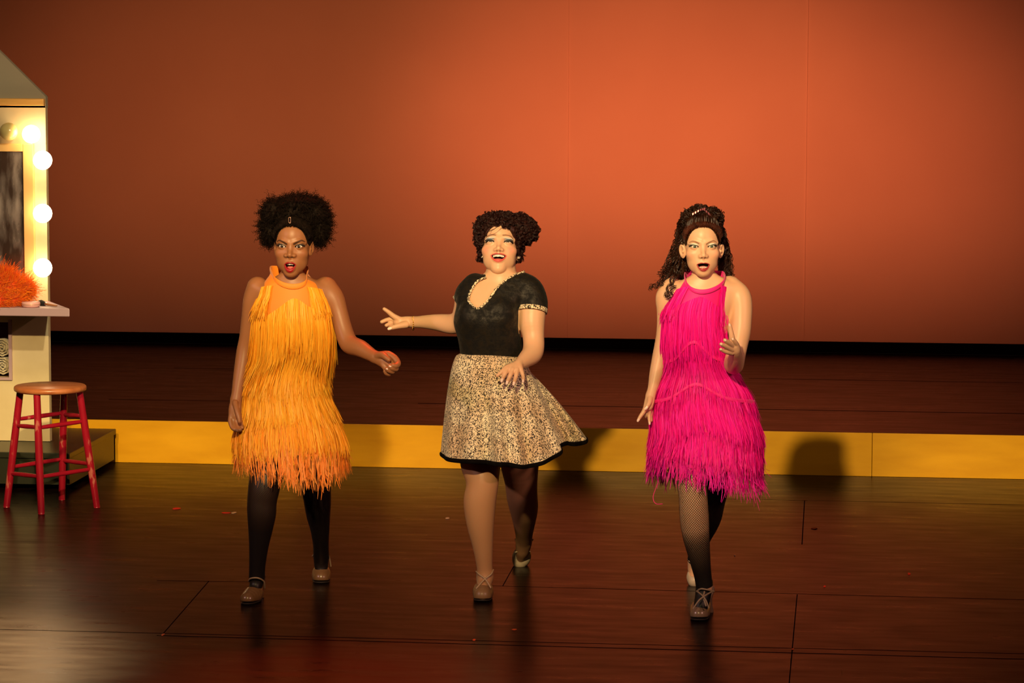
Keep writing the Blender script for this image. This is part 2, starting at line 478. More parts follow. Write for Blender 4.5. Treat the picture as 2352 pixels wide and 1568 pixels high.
# ---------------------------------------------------------------- heads (head frame in cm: R viewer-right, U up, F out of the face)
def V3(*a): return np.array(a, float)
class Head:
    def __init__(h, P, px, py, dz, hs, rot=(0, 0, 0), prm=None):
        h.P = P; h.hs = hs; h.o = P.L(px, py, dz)       # midpoint between the eyes on the surface F=7.6
        M = rot3(*rot)                                   # in frame (R, U, F)
        B = np.array([[1, 0, 0], [0, -1, 0], [0, 0, -1]], float)   # (R,U,F) -> local
        h.A = B @ M                                      # columns: head axes in local
        h.o = h.o - h.A @ V3(0, 0, 7.6) * hs
        h.c = h.o + h.A @ V3(0, 0, 0); h.R = 17 * hs
        h.prm = prm; h.build()
    def to(h, P): return ((P - h.o) @ h.A) / h.hs
    def fro(h, Q): return np.asarray(Q) @ h.A.T * h.hs + h.o
    def almond(h, q, sd):
        p = h.prm
        x = (q[:, 0] - sd * p['ex']) * sd; y = q[:, 1] - p.get('ey', 0)
        y = y - x * p.get('tilt', 0.08)
        w = p['ew']; t = 1 - np.clip(np.abs(x) / w, 0, 1.3) ** 2
        top = p['et'] * t; bot = -p['eb'] * t
        return np.maximum(y - top, bot - y), x, y
    def mouth(h, q):
        p = h.prm; x = (q[:, 0] - p.get('mx', 0)) / p['mw']
        t = np.clip(1 - x * x, -1, 1); ts = np.sign(t) * np.abs(t) ** 0.7
        cu = p['mc'] + p.get('mtilt', 0) * x
        top = cu + (p['mt'] - p['mc']) * ts; bot = cu + (p['mb'] - p['mc']) * ts
        xo = (q[:, 0] - p.get('mx', 0)) / (p['mw'] + 0.45); to_ = np.clip(1 - xo * xo, -1, 1); to = np.sign(to_) * np.abs(to_) ** 0.75
        lt = cu + (p['lt'] - p['mc']) * to - 0.22 * np.exp(-(q[:, 0] / 0.35) ** 2); lb = cu + (p['lb'] - p['mc']) * to
        return top, bot, lt, lb, x
    def build(h):
        p = h.prm
        jw = p.get('jaw', 1.0); cd = p.get('chin', -9.7)
        G = []
        a = G.append
        a(('+', Ell((0, -1.0 + 0, 0), (1, 1, 1)), 0)) if False else None
        a(('+', Ell((0, 3.3, -1.0), (7.25, 8.3, 9.2)), 0.5))
        a(('+', Ell((0, -2.8, 2.3), (6.2 * jw, 7.0, 6.0)), 2.0))
        a(('+', Chain([(-4.5 * jw, -4.8, 0.3, 1.5), (-3.4 * jw, -7.5, 3.2, 1.6), (0, cd + 1.1, 6.0, 1.8), (3.4 * jw, -7.5, 3.2, 1.6), (4.5 * jw, -4.8, 0.3, 1.5)], n=13), 2.4))
        for s in (-1, 1): a(('+', Ell((s * 3.3 * jw, -5.4, 3.9), (2.1, 2.9, 2.4)), 2.2))
        a(('+', Ell((0, cd + 0.7, 6.6), (2.2, 1.5, 1.8)), 1.5))
        a(('+', Ell((0, -6.6, 5.8), (3.3, 3.2, 2.9)), 1.8))
        for s in (-1, 1):
            a(('+', Ell((s * 4.1, -2.7, 4.9), (2.1 * p.get('cheek', 1), 1.9, 2.3)), 1.8))
            a(('+', Chain([(s * 1.0, 1.5, 7.55, 0.6), (s * 3.2, 2.1, 7.1, 0.65), (s * 5.2, 1.4, 5.4, 0.6)], n=7), 1.2))
        for s in (-1, 1):
            a(('-', Ell((s * (p['ex'] - 0.1), -0.1, 9.3), (1.75, 1.35, 1.9)), 1.3))
        for s in (-1, 1):
            a(('+', Ell((s * p['ex'], p.get('ey', 0), 6.55), (1.5, 1.45, 1.45)), 0.5))
        nw = p.get('nw', 1.0); nl = p.get('nl', -3.7)
        a(('+', Chain([(0, 0.9, 7.6, 0.55), (0, -1.4, 8.35, 0.65), (0, nl + 0.2, 9.4, 0.85 * (0.6 + 0.4 * nw))], n=9), 1.0))
        for s in (-1, 1):
            a(('+', Ell((s * 1.1 * nw, nl - 0.15, 8.5), (0.8 * nw, 0.66, 0.9)), 0.8))
        a(('+', Chain([(0, nl - 0.5, 8.9, 0.35), (0, nl - 1.3, 8.5, 0.3)], n=2), 0.5))
        for s in (-1, 1):
            a(('-', Ell((s * 0.68 * nw, nl - 0.78, 8.95), (0.34 * nw, 0.30, 0.5)), 0.15))
        # lips
        xs = np.linspace(-1, 1, 9)
        def lipF(x, u): return 8.75 - 1.5 * x * x * (p['mw'] / 2.5) ** 2 - 0.10 * max(0, -(u + 7))
        up = []; lo = []
        for x in xs:
            t = max(1 - x * x, 0) ** 0.7; cu = p['mc'] + p.get('mtilt', 0) * x
            ut = (cu + (p['mt'] - p['mc']) * t + cu + (p['lt'] - p['mc']) * t) / 2
            ub = (cu + (p['mb'] - p['mc']) * t + cu + (p['lb'] - p['mc']) * t) / 2
            ru = 0.22 + 0.5 * abs(p['lt'] - p['mt']) * t * 0.9; rl = 0.22 + 0.5 * abs(p['mb'] - p['lb']) * t * 0.9
            up.append((x * p['mw'] * 1.06 + p.get('mx', 0), ut, lipF(x, ut) - 0.12, ru)); lo.append((x * p['mw'] * 1.06 + p.get('mx', 0), ub, lipF(x, ub) - 0.15, rl))
        a(('+', Chain(up, n=17), 0.35)); a(('+', Chain(lo, n=17), 0.35))
        # ears
        if p.get('ears', True):
            eo = p.get('earout', 0.0)
            for s in (-1, 1):
                M = rot3(0, -s * (22 + 22 * eo), 0) @ rot3(0, 0, -s * (6 + 6 * eo)); nrm_ = M @ V3(s, 0, 0)
                c = V3(s * (6.95 + 0.5 * eo), p.get('eary', -1.4), -0.6)
                a(('+', Ell(c, (0.55, 2.75, 1.6), M), 0.7))
                a(('-', Ell(c + nrm_ * 0.62 + V3(0, 0.45, 0), (0.55, 1.9, 1.0), M), 0.2))
                a(('+', Ell(c + V3(-s * 0.15, -0.1, 1.0), (0.35, 0.5, 0.4), M), 0.3))
        h.G = G
    def __call__(h, P):
        q = h.to(P); p = h.prm
        d = evalg(h.G, q)
        for s in (-1, 1):
            al, x, y = h.almond(q, s)
            cut = np.maximum(al, 6.4 - q[:, 2])
            d = smax(d, -cut, 0.08)
        top, bot, lt, lb, x = h.mouth(q)
        m = np.maximum(np.maximum(q[:, 1] - top, bot - q[:, 1]), (np.abs(x) - 1) * p['mw'])
        d = smax(d, -np.maximum(m, 5.2 - q[:, 2]), 0.15)
        return d * h.hs
    def paint(h, V, skin):
        """vertex colours of the skin mesh: lips, lids, brows, cheeks"""
        p = h.prm; q = h.to(V); n = len(V)
        col = np.tile(np.array(skin, float), (n, 1))
        r, u, f = q[:, 0], q[:, 1], q[:, 2]
        near = (np.abs(r) < 8) & (u > -13) & (u < 12) & (f > 0)
        def mix(mask, c):
            mk = np.clip(mask, 0, 1)[:, None] * near[:, None]
            col[:] = col * (1 - mk) + np.array(c) * mk
        sst = lambda x, a, b: np.clip((x - a) / (b - a), 0, 1) ** 2 * (3 - 2 * np.clip((x - a) / (b - a), 0, 1))
        # blush
        for s in (-1, 1):
            g = np.exp(-(((r - s * 4.6) / 1.7) ** 2 + ((u + 2.9) / 1.5) ** 2))
            mix(g * p.get('blush_a', 0.3), p.get('blush', skin))
        # eye shadow, liner, brows
        for s in (-1, 1):
            al, x, y = h.almond(q, s)
            sh = np.exp(-((x - 0.25) / 1.6) ** 4) * sst(y, 0.0, 0.35) * (1 - sst(y, p.get('sh_top', 1.1), p.get('sh_top', 1.1) + 0.35))
            mix(sh * p.get('sh_a', 0.6), p['shadow'])
            if 'shadow2' in p:
                sh2 = np.exp(-((x - 0.1) / 1.75) ** 4) * sst(y, p.get('sh_top', 1.1) - 0.05, p.get('sh_top', 1.1) + 0.1) * (1 - sst(y, p.get('sh_top', 1.1) + 0.35, p.get('sh_top', 1.1) + 0.65))
                mix(sh2 * 0.9, p['shadow2'])
            top = p['et'] * (1 - np.clip(np.abs(x) / p['ew'], 0, 1.3) ** 2)
            w_ = p.get('liner', 0.2) * (0.7 + 0.5 * np.clip(x, -1, 2))
            line = (1 - sst(np.abs(y - top - 0.05 - 0.10 * np.clip(x, 0, 2)), w_ * 0.6, w_ * 1.25)) * (np.abs(x - 0.15) < p['ew'] + 0.35)
            mix(line, p.get('liner_c', (0.01, 0.01, 0.012)))
            bot = -p['eb'] * (1 - np.clip(np.abs(x) / p['ew'], 0, 1.3) ** 2)
            line2 = (1 - sst(np.abs(y - bot + 0.02), 0.05, 0.17)) * (np.abs(x) < p['ew'])
            mix(line2 * 0.55, p.get('liner_c', (0.01, 0.01, 0.012)))
            bp = catmull(np.array(p['brow_l' if s < 0 else 'brow_r'], float), 30)
            dd = np.full(n, 9.0)
            for b in bp: dd = np.minimum(dd, np.hypot(r - b[0], u - b[1]) / b[2])
            mix((1 - sst(dd, 0.6, 1.25)) * p.get('brow_a', 0.9), p['brow_c'])
        # lips
        top, bot, lt, lb, x = h.mouth(q)
        inl = (1 - sst(u - lt, -0.08, 0.08)) * sst(u - lb, -0.08, 0.08) * (np.abs(r - p.get('mx', 0)) < p['mw'] + 0.45) * (f > 5.8)
        mix(inl, p['lip'])
        inside = (u < top + 0.05) & (u > bot - 0.05) & (np.abs(x) < 1.05) & (f < 7.6 - 0.5 * x * x)
        mix(inside * 1.0, (0.05, 0.008, 0.008))
        # nostrils: shade of the openings painted into the skin colour
        for s in (-1, 1):
            g = np.exp(-(((r - s * 0.68 * p.get('nw', 1)) / 0.33) ** 2 + ((u - p.get('nl', -3.7) + 0.85) / 0.25) ** 2))
            mix(g * 0.7, (0.05, 0.015, 0.01))
        return col

# ---------------------------------------------------------------- shared materials of the three figures
def skin_mat(name, rough=0.45, sss=0.25, spec=0.4):
    m = mat(name, (0.5, 0.3, 0.2), rough, spec=spec, sss=sss)
    nd, lk, b = nodes(m)
    a = N(m, 'ShaderNodeVertexColor'); a.layer_name = 'col'
    lk.new(a.outputs[0], b.inputs['Base Color'])
    return m
def vcol_mat(name, rough=0.5, sheen=0.0, spec=0.5, trans=0.0, metal=0.0):
    m = mat(name, (0.5, 0.5, 0.5), rough, spec=spec, sheen=sheen, metal=metal)
    nd, lk, b = nodes(m)
    a = N(m, 'ShaderNodeVertexColor'); a.layer_name = 'col'
    lk.new(a.outputs[0], b.inputs['Base Color'])
    return m
M_VC = vcol_mat('painted_parts', 0.25)
M_TEETH = mat('teeth_enamel', (0.85, 0.8, 0.7), 0.25)
M_TONGUE = mat('tongue', (0.62, 0.16, 0.13), 0.35)
M_NAIL = mat('nail_polish', (0.9, 0.68, 0.6), 0.2)
M_LASH = mat('lash', (0.01, 0.008, 0.008), 0.5)

def put_head_features(P, h, body, iris=(0.05, 0.025, 0.015), gaze=(0, 0), upper=None, lower=None, tongue=None, er=1.24, iris_r=0.62):
    """eyeballs, lashes, teeth and tongue as parts of the person"""
    p = h.prm
    for s in (-1, 1):
        c = V3(s * p['ex'], p.get('ey', 0), 6.62)
        prof = [0, 10, 13, 13.01, 27.9, 28.9, 40, 60, 90, 130, 180]
        cols = [(0.004,) * 3, (0.004,) * 3, (0.004,) * 3, iris, iris, tuple(v * 0.35 for v in iris), (0.8, 0.76, 0.72), (0.78, 0.72, 0.68), (0.7, 0.6, 0.55), (0.7, 0.6, 0.55), (0.7, 0.6, 0.55)]
        V = []; C = []; F = []
        k = 24
        for i, dg in enumerate(prof):
            if i in (6,): dg = 31
            for j in range(k):
                t = math.radians(max(dg, 0.05)); a = 2 * PI * j / k
                V.append((er * math.sin(t) * math.cos(a), er * math.sin(t) * math.sin(a), er * math.cos(t))); C.append(cols[i])
        for i in range(len(prof) - 1):
            for j in range(k): F.append((i * k + j, i * k + (j + 1) % k, (i + 1) * k + (j + 1) % k, (i + 1) * k + j))
        V = np.array(V) @ rot3(-gaze[1], gaze[0], 0).T + c
        o = mkobj('eye', P.W(h.fro(V)), np.array(F), M_VC, body, colors=np.array(C))
        # lashes: a dark arc standing off the upper lid
        xs = np.linspace(-p['ew'] * 0.9, p['ew'] + 0.35, 14)
        y = p['et'] * (1 - np.clip(np.abs(xs) / p['ew'], 0, 1.2) ** 2) + 0.06 + 0.12 * np.clip(xs, 0, 2)
        z = 8.05 - 0.16 * (xs * 1.0) ** 2
        A = np.stack([s * (xs) + s * p['ex'], y + p.get('ey', 0) + xs * p.get('tilt', 0.08), z - 0.05], 1)
        Bv = A + np.stack([s * (0.12 + 0.16 * np.clip(xs, -1, 2)), np.full(14, p.get('lash', 0.2)), np.full(14, 0.35)], 1)
        V = np.concatenate([A, Bv, A + V3(0, 0.07, 0)]); n = 14
        F = [(i, i + 1, n + i + 1, n + i) for i in range(n - 1)] + [(n + i, n + i + 1, 2 * n + i + 1, 2 * n + i) for i in range(n - 1)]
        mkobj('eyelashes', P.W(h.fro(V)), np.array(F), M_LASH, body)
    def arc(u0, u1, hw, fz, name, cnt, m):
        parts = []
        for i in range(cnt):
            x = (i + 0.5) / cnt * 2 - 1
            wd = hw / cnt * 0.94
            f = fz - 1.1 * x * x
            cx = x * hw + p.get('mx', 0)
            uu0 = u0 + (0.12 * abs(math.sin(i * 2.1))); 
            tw = rot3(0, math.degrees(math.atan2(2.2 * x, hw)) , 0)
            bv, bf = box(-wd, wd, uu0, u1, -0.18, 0.18)
            # rounded by tapering
            bv = bv.copy(); 
            cy = (uu0 + u1) / 2
            bv = bv @ tw.T
            parts.append((bv + V3(cx, 0, f), bf))
        V, F = merge(parts)
        o = mkobj(name, P.W(h.fro(V)), F, m, body); bevel(o, 0.0006, 2)
        return o
    if upper: arc(upper[0], upper[1], upper[2], upper[3], 'teeth', 8, M_TEETH)
    if lower: arc(lower[0], lower[1], lower[2], lower[3], 'teeth', 8, M_TEETH)
    if tongue:
        V, F = polygonise([('+', Ell((p.get('mx', 0), tongue[0], tongue[1]), tongue[2]), 0)], (-4, -13, 0), (4, 0, 11), 0.18)
        mkobj('tongue', P.W(h.fro(V)), F, M_TONGUE, body)

class Cloth:
    """dress surface: rows (y, left, right, depth centre, half depth)"""
    def __init__(s, P, rows, pw=1.0):
        s.P = P; s.q = catmull(np.array(rows, float), 200); s.q = s.q[np.argsort(s.q[:, 0])]
    def surf(s, th, y, off=0.0):
        q = s.q; yy = np.clip(y, q[0, 0], q[-1, 0])
        l = np.interp(yy, q[:, 0], q[:, 1]); r = np.interp(yy, q[:, 0], q[:, 2])
        c = np.interp(yy, q[:, 0], q[:, 3]); b = np.interp(yy, q[:, 0], q[:, 4])
        a = (r - l) / 2 + off; b = b + off
        X = (l + r) / 2 + a * np.sin(th); Z = c - b * np.cos(th)
        k = (s.P.d0 + c * s.P.s) / s.P.d0
        return np.stack([CX + (X - CX) * k, CY + (y - CY) * k, Z], -1)
    def mesh(s, y0, y1, mat_, name, parent, nth=96, ny=90, off=0.0, wob=0.0, thick=True):
        th = np.linspace(-PI, PI, nth, endpoint=False); t = np.linspace(0, 1, ny)
        TH, TT = np.meshgrid(th, t)
        Y = y0(TH) * (1 - TT) + y1(TH) * TT
        V = s.surf(TH, Y, off + wob * np.sin(TH * 9) * TT)
        idx = np.arange(ny * nth).reshape(ny, nth); r = np.roll(idx, -1, 1)
        F = np.stack([idx[:-1], r[:-1], r[1:], idx[1:]], -1).reshape(-1, 4)
        return mkobj(name, s.P.W(V.reshape(-1, 3)), F, mat_, parent)
    def fringe(s, rng, seam, length, n, mat_, name, parent, col, col2, off0=2.0, flare=5.0, w=0.75, k=10, thr=(-PI, PI), jit=0.10, wild=2.0, lenvar=0.12, sway=0.0):
        th = rng.uniform(thr[0], thr[1], n); t = np.linspace(0, 1, k)[None, :]
        y0 = seam(th)[:, None]; ln = length(th)[:, None] * (1 + rng.normal(0, lenvar, (n, 1)))
        # strands gather in little bundles
        bun = np.sin(th * 61) * 0.012 + np.sin(th * 23 + 1) * 0.02
        drift = rng.normal(0, jit, (n, 1)) * 0.35
        T = th[:, None] + (bun[:, None] + drift) * t + rng.normal(0, 0.012, (n, 1)) * np.sin(t * rng.uniform(3, 9, (n, 1)))
        T = T + sway * t ** 2
        Y = y0 + ln * t
        O = off0 + rng.uniform(0, 2.5, (n, 1)) + flare * t ** 1.3 + np.abs(rng.normal(0, wild, (n, 1))) * t ** 2 + 1.6 * np.sin(T * 37) * t
        Pt = s.surf(T, Y, O)
        Pt += rng.normal(0, 1, (n, 1, 3)) * wild * 1.0 * (t[..., None] ** 3)
        tang = np.gradient(Pt, axis=1); tang /= np.linalg.norm(tang, axis=2, keepdims=True)
        nrm = np.stack([np.sin(T), np.zeros_like(T), -np.cos(T)], -1)
        side = np.cross(tang, nrm); side /= np.linalg.norm(side, axis=2, keepdims=True)
        ang = rng.normal(0, 0.55, (n, 1, 1))
        side = side * np.cos(ang) + nrm * np.sin(ang)
        wd = np.full((n, k), w) * rng.uniform(0.7, 1.25, (n, 1)); wd[:, -1] *= 0.4
        V, F = ribbons(Pt, wd, side)
        mixv = np.clip(rng.beta(1.2, 1.6, (n, 1)), 0, 1)
        c = np.array(col) * (1 - mixv[..., None]) + np.array(col2) * mixv[..., None]
        C = np.repeat(np.broadcast_to(c, (n, k, 3)).reshape(-1, 3), 2, axis=0)
        return mkobj(name, s.P.W(V), F, mat_, parent, smooth=False, colors=C)

def stocking(P, rows, name, parent, mat_, dens, n=60, ns=40, off=1.3, period=5.0, v0=0):
    q = catmull(P.La(rows), n)
    p = q[:, :3]; r = q[:, 3] + off
    T = np.gradient(p, axis=0); T /= np.linalg.norm(T, axis=1)[:, None]
    A = np.cross(T, V3(0, 0, 1)); A /= np.linalg.norm(A, axis=1)[:, None]; B = np.cross(T, A)
    ang = np.arange(ns + 1) * 2 * PI / ns
    V = p[:, None] + r[:, None, None] * (A[:, None] * np.cos(ang)[None, :, None] + B[:, None] * np.sin(ang)[None, :, None])
    Ls = np.concatenate([[0], np.cumsum(np.linalg.norm(np.diff(p, axis=0), axis=1))])
    cells = round(2 * PI * 31 / period)
    UV = np.stack(np.broadcast_arrays(ang[None, :] / (2 * PI) * cells, Ls[:, None] / (period * 1.1)), -1)
    idx = np.arange(n * (ns + 1)).reshape(n, ns + 1)
    F = np.stack([idx[:-1, :-1], idx[1:, :-1], idx[1:, 1:], idx[:-1, 1:]], -1).reshape(-1, 4)
    dn = np.interp(np.linspace(0, 1, n), [d[0] for d in dens], [d[1] for d in dens])
    lw = np.interp(np.linspace(0, 1, n), [d[0] for d in dens], [d[2] for d in dens])
    return mkobj(name, P.W(V.reshape(-1, 3)), F, mat_, parent, uv=UV.reshape(-1, 2), attrs={'dens': np.repeat(dn, ns + 1), 'linew': np.repeat(lw, ns + 1)})
def fishnet_mat(name, col):
    m = mat(name, col, 0.45, spec=0.5)
    nd, lk, b = nodes(m)
    uv = N(m, 'ShaderNodeUVMap'); uv.uv_map = 'uv'
    sp = N(m, 'ShaderNodeSeparateXYZ'); lk.new(uv.outputs[0], sp.inputs[0])
    ad = N(m, 'ShaderNodeMath', operation='ADD'); su = N(m, 'ShaderNodeMath', operation='SUBTRACT')
    for n_ in (ad, su): lk.new(sp.outputs[0], n_.inputs[0]); lk.new(sp.outputs[1], n_.inputs[1])
    outs = []
    for n_ in (ad, su):
        fr = N(m, 'ShaderNodeMath', operation='PINGPONG'); fr.inputs[1].default_value = 0.5; lk.new(n_.outputs[0], fr.inputs[0])
        outs.append(fr)
    mn = N(m, 'ShaderNodeMath', operation='MINIMUM'); lk.new(outs[0].outputs[0], mn.inputs[0]); lk.new(outs[1].outputs[0], mn.inputs[1])
    at = N(m, 'ShaderNodeAttribute'); at.attribute_name = 'linew'
    ls = N(m, 'ShaderNodeMath', operation='LESS_THAN'); lk.new(mn.outputs[0], ls.inputs[0]); lk.new(at.outputs['Fac'], ls.inputs[1])
    dn = N(m, 'ShaderNodeAttribute'); dn.attribute_name = 'dens'
    mx = N(m, 'ShaderNodeMath', operation='MAXIMUM'); lk.new(ls.outputs[0], mx.inputs[0]); lk.new(dn.outputs['Fac'], mx.inputs[1])
    lk.new(mx.outputs[0], b.inputs['Alpha'])
    return m

def curls(P, rng, roots, dirs, length, coil, turns, thick, k=22, ns=3, grow=0.3, droop=0.0, lenvar=0.2):
    """many curly strands: roots (n,3), dirs (n,3) unit, in the figure-local frame"""
    n = len(roots); t = np.linspace(0, 1, k)[None, :, None]
    L = (np.broadcast_to(np.asarray(length, float), (n,)) * (1 + rng.normal(0, lenvar, n)))[:, None, None]
    d = dirs / np.linalg.norm(dirs, axis=1, keepdims=True)
    a = np.cross(d, rng.normal(0, 1, (n, 3))); a /= np.linalg.norm(a, axis=1, keepdims=True); b = np.cross(d, a)
    ph = rng.uniform(0, 2 * PI, (n, 1, 1)); tw = turns * (1 + rng.normal(0, 0.25, (n, 1, 1)))
    cr = coil * (grow + (1 - grow) * t) * rng.uniform(0.6, 1.3, (n, 1, 1))
    Pn = roots[:, None] + d[:, None] * L * t + (a[:, None] * np.cos(ph + 2 * PI * tw * t) + b[:, None] * np.sin(ph + 2 * PI * tw * t)) * cr
    Pn[..., 1] += (droop * L * t ** 2)[..., 0]
    R = thick * (1 - 0.6 * np.linspace(0, 1, k)) * np.ones((n, 1))
    return tubes(Pn, R, ns)
def cluster(P, rng, roots, dirs, length, coil, turns, thick, m=5, spread=1.0, **kw):
    """locks: every root carries m nearly parallel strands that curl together"""
    n = len(roots); k = kw.get('k', 26); ns = kw.get('ns', 3); grow = kw.get('grow', 0.7)
    t = np.linspace(0, 1, k)[None, None, :, None]
    L = (length * (1 + rng.normal(0, kw.get('lenvar', 0.25), n)))[:, None, None, None]
    d = dirs / np.linalg.norm(dirs, axis=1, keepdims=True)
    a = np.cross(d, rng.normal(0, 1, (n, 3))); a /= np.linalg.norm(a, axis=1, keepdims=True); b = np.cross(d, a)
    d, a, b = d[:, None, None], a[:, None, None], b[:, None, None]
    ph = rng.uniform(0, 2 * PI, (n, 1, 1, 1)) + rng.normal(0, 0.22, (n, m, 1, 1)); tw = turns * (1 + rng.normal(0, 0.2, (n, 1, 1, 1)))
    cr = coil * (grow + (1 - grow) * t) * rng.uniform(0.7, 1.25, (n, 1, 1, 1)) * rng.uniform(0.85, 1.12, (n, m, 1, 1))
    off = rng.normal(0, spread, (n, m, 1, 3)) * (1 - 0.4 * t)
    Pn = roots[:, None, None] + off + d * L * t + (a * np.cos(ph + 2 * PI * tw * t) + b * np.sin(ph + 2 * PI * tw * t)) * cr
    Pn = Pn.reshape(n * m, k, 3)
    return tubes(Pn, thick * (1 - 0.55 * np.linspace(0, 1, k)) * np.ones((n * m, 1)), ns)
def fuzz(h, rng, n, side_u, top_u, F0=4.8, ln=1.3, th=0.45):
    """short strands along the front hairline"""
    out = []
    for k in range(n):
        a = PI * rng.uniform(0.03, 0.97)
        p0 = V3(-6.45 * math.cos(a), side_u + (top_u - side_u) * math.sin(a) ** 0.75 + rng.normal(0, 0.2), F0 + 3.4 * math.sin(a))
        o = V3(p0[0] * 0.10, 0.9, -0.25) * ln * rng.uniform(0.6, 1.4) + rng.normal(0, 0.12, 3)
        out.append(catmull(h.fro(np.array([p0 + V3(0, 0, -0.25), p0 + o * 0.5 + V3(0, 0, 0.3), p0 + o])), 6))
    return tubes(np.array(out), th, 3)
def hair_obj(P, parts, name, parent, m):
    V = []; F = []; o = 0
    for v, f in parts:
        V.append(v); F.append(np.asarray(f) + o); o += len(v)
    return mkobj(name, P.W(np.vstack(V)), np.vstack(F), m, parent)
def ell_pts(rng, n, c, r, zmax=None):
    d = rng.normal(0, 1, (n, 3)); d /= np.linalg.norm(d, axis=1, keepdims=True)
    return np.array(c) + d * np.array(r), d

class Fn:
    def __init__(s, f, c, R): s.f = f; s.c = np.asarray(c, float); s.R = R
    def __call__(s, P): return s.f(P)
def poly_sd(P2, poly):
    poly = np.asarray(poly, float); n = len(poly)
    d = np.full(len(P2), 1e9); sgn = np.ones(len(P2))
    for i in range(n):
        a = poly[i]; b = poly[(i + 1) % n]; e = b - a; w_ = P2 - a
        t = np.clip((w_ @ e) / (e @ e), 0, 1); q = w_ - t[:, None] * e
        d = np.minimum(d, (q * q).sum(1))
        c1 = P2[:, 1] >= a[1]; c2 = P2[:, 1] < b[1]; c3 = e[0] * w_[:, 1] > e[1] * w_[:, 0]
        f = (c1 & c2 & c3) | (~c1 & ~c2 & ~c3); sgn = np.where(f, -sgn, sgn)
    return sgn * np.sqrt(d)

def shoe(P, body, heel, ball, toe, r, tip, mats, straps, name='shoe', op=0.12, toe_r=0.8, up=(0, -1, 0)):
    """heel/ball/toe (px,py,dz): sole line of the foot; tip (px,py,dz): foot of the heel block or None; straps: list of polylines"""
    H, Bq, T = [P.L(*q) for q in (heel, ball, toe)]
    up = V3(*up) / np.linalg.norm(up)
    g = [('+', Chain([(*(H + up * r * 0.55), r * 0.66), (*((H + Bq) / 2 + up * r * 0.3), r * 0.62), (*(Bq + up * r * 0.55), r * 1.0), (*(T + up * r * 0.42), r * toe_r)], n=12), 3)]
    ins = (H * 0.55 + Bq * 0.45) + up * r * 1.75
    g.append(('-', Chain([(*(H + up * r * 1.9), r * 0.85), (*ins, r * 1.05), (*(Bq + up * r * 1.62 + (H - Bq) * op), r * 0.85)], n=6), 1.5))
    g.append(('-', Fn(lambda Q: (Q - Bq) @ up * 1.0 + (np.clip((Q - Bq) @ ((H - Bq) / np.linalg.norm(H - Bq)), 0, 1e3) * -(((H - Bq) @ up) / np.linalg.norm(H - Bq))) + 0.0 , (Bq + H) / 2, 400), 1.0))
    lo = np.min([H, Bq, T], 0) - r * 3; hi = np.max([H, Bq, T], 0) + r * 3
    V, F = polygonise(g, lo, hi, 1.6)
    sh = mkobj(name, P.W(V), F, mats[0], body)
    # sole
    V, F = polygonise([('+', Chain([(*H, r * 0.5), (*((H + Bq) / 2 - up * 0), r * 0.42), (*(Bq), r * 0.92), (*(T), r * toe_r * 0.95)], n=12, flat=(up, 5.0)), 1)], lo, hi, 1.4)
    mkobj('sole', P.W(V), F, mats[1], sh)
    if tip is not None:
        tp = P.L(*tip)
        V, F = tubes(np.linspace(H, tp, 6), np.array([r * 0.5, r * 0.38, r * 0.32, r * 0.3, r * 0.3, r * 0.32])[None], 14)
        mkobj('heel', P.W(V), F, mats[0], sh)
    for st in straps:
        q = catmull(P.La(st), 24)
        V, F = tubes(q, 2.0, 8)
        mkobj('strap', P.W(V), F, mats[2], sh)
    return sh

def leg_smooth(V, F, y0, boxes=(), it=8):
    """evens out the lower legs only"""
    m = np.clip((V[:, 1] - y0) / 40, 0, 1)[:, None]
    for x0, x1, ya, yb in boxes:
        m[(V[:, 0] > x0) & (V[:, 0] < x1) & (V[:, 1] > ya) & (V[:, 1] < yb)] = 0
    S = smoothv(V, F, it, 0.6)
    return V * (1 - m) + S * m

# ================================================================ the stage
def onY(px, py, Y):
    r = ray(px, py); return C0 + r * (Y / r[1])
def zat(px, py, Y): return float(onY(px, py, Y)[2])
def xat(px, py, Y): return float(onY(px, py, Y)[0])
YR, HP, YB = 14.472, 0.226, 18.42

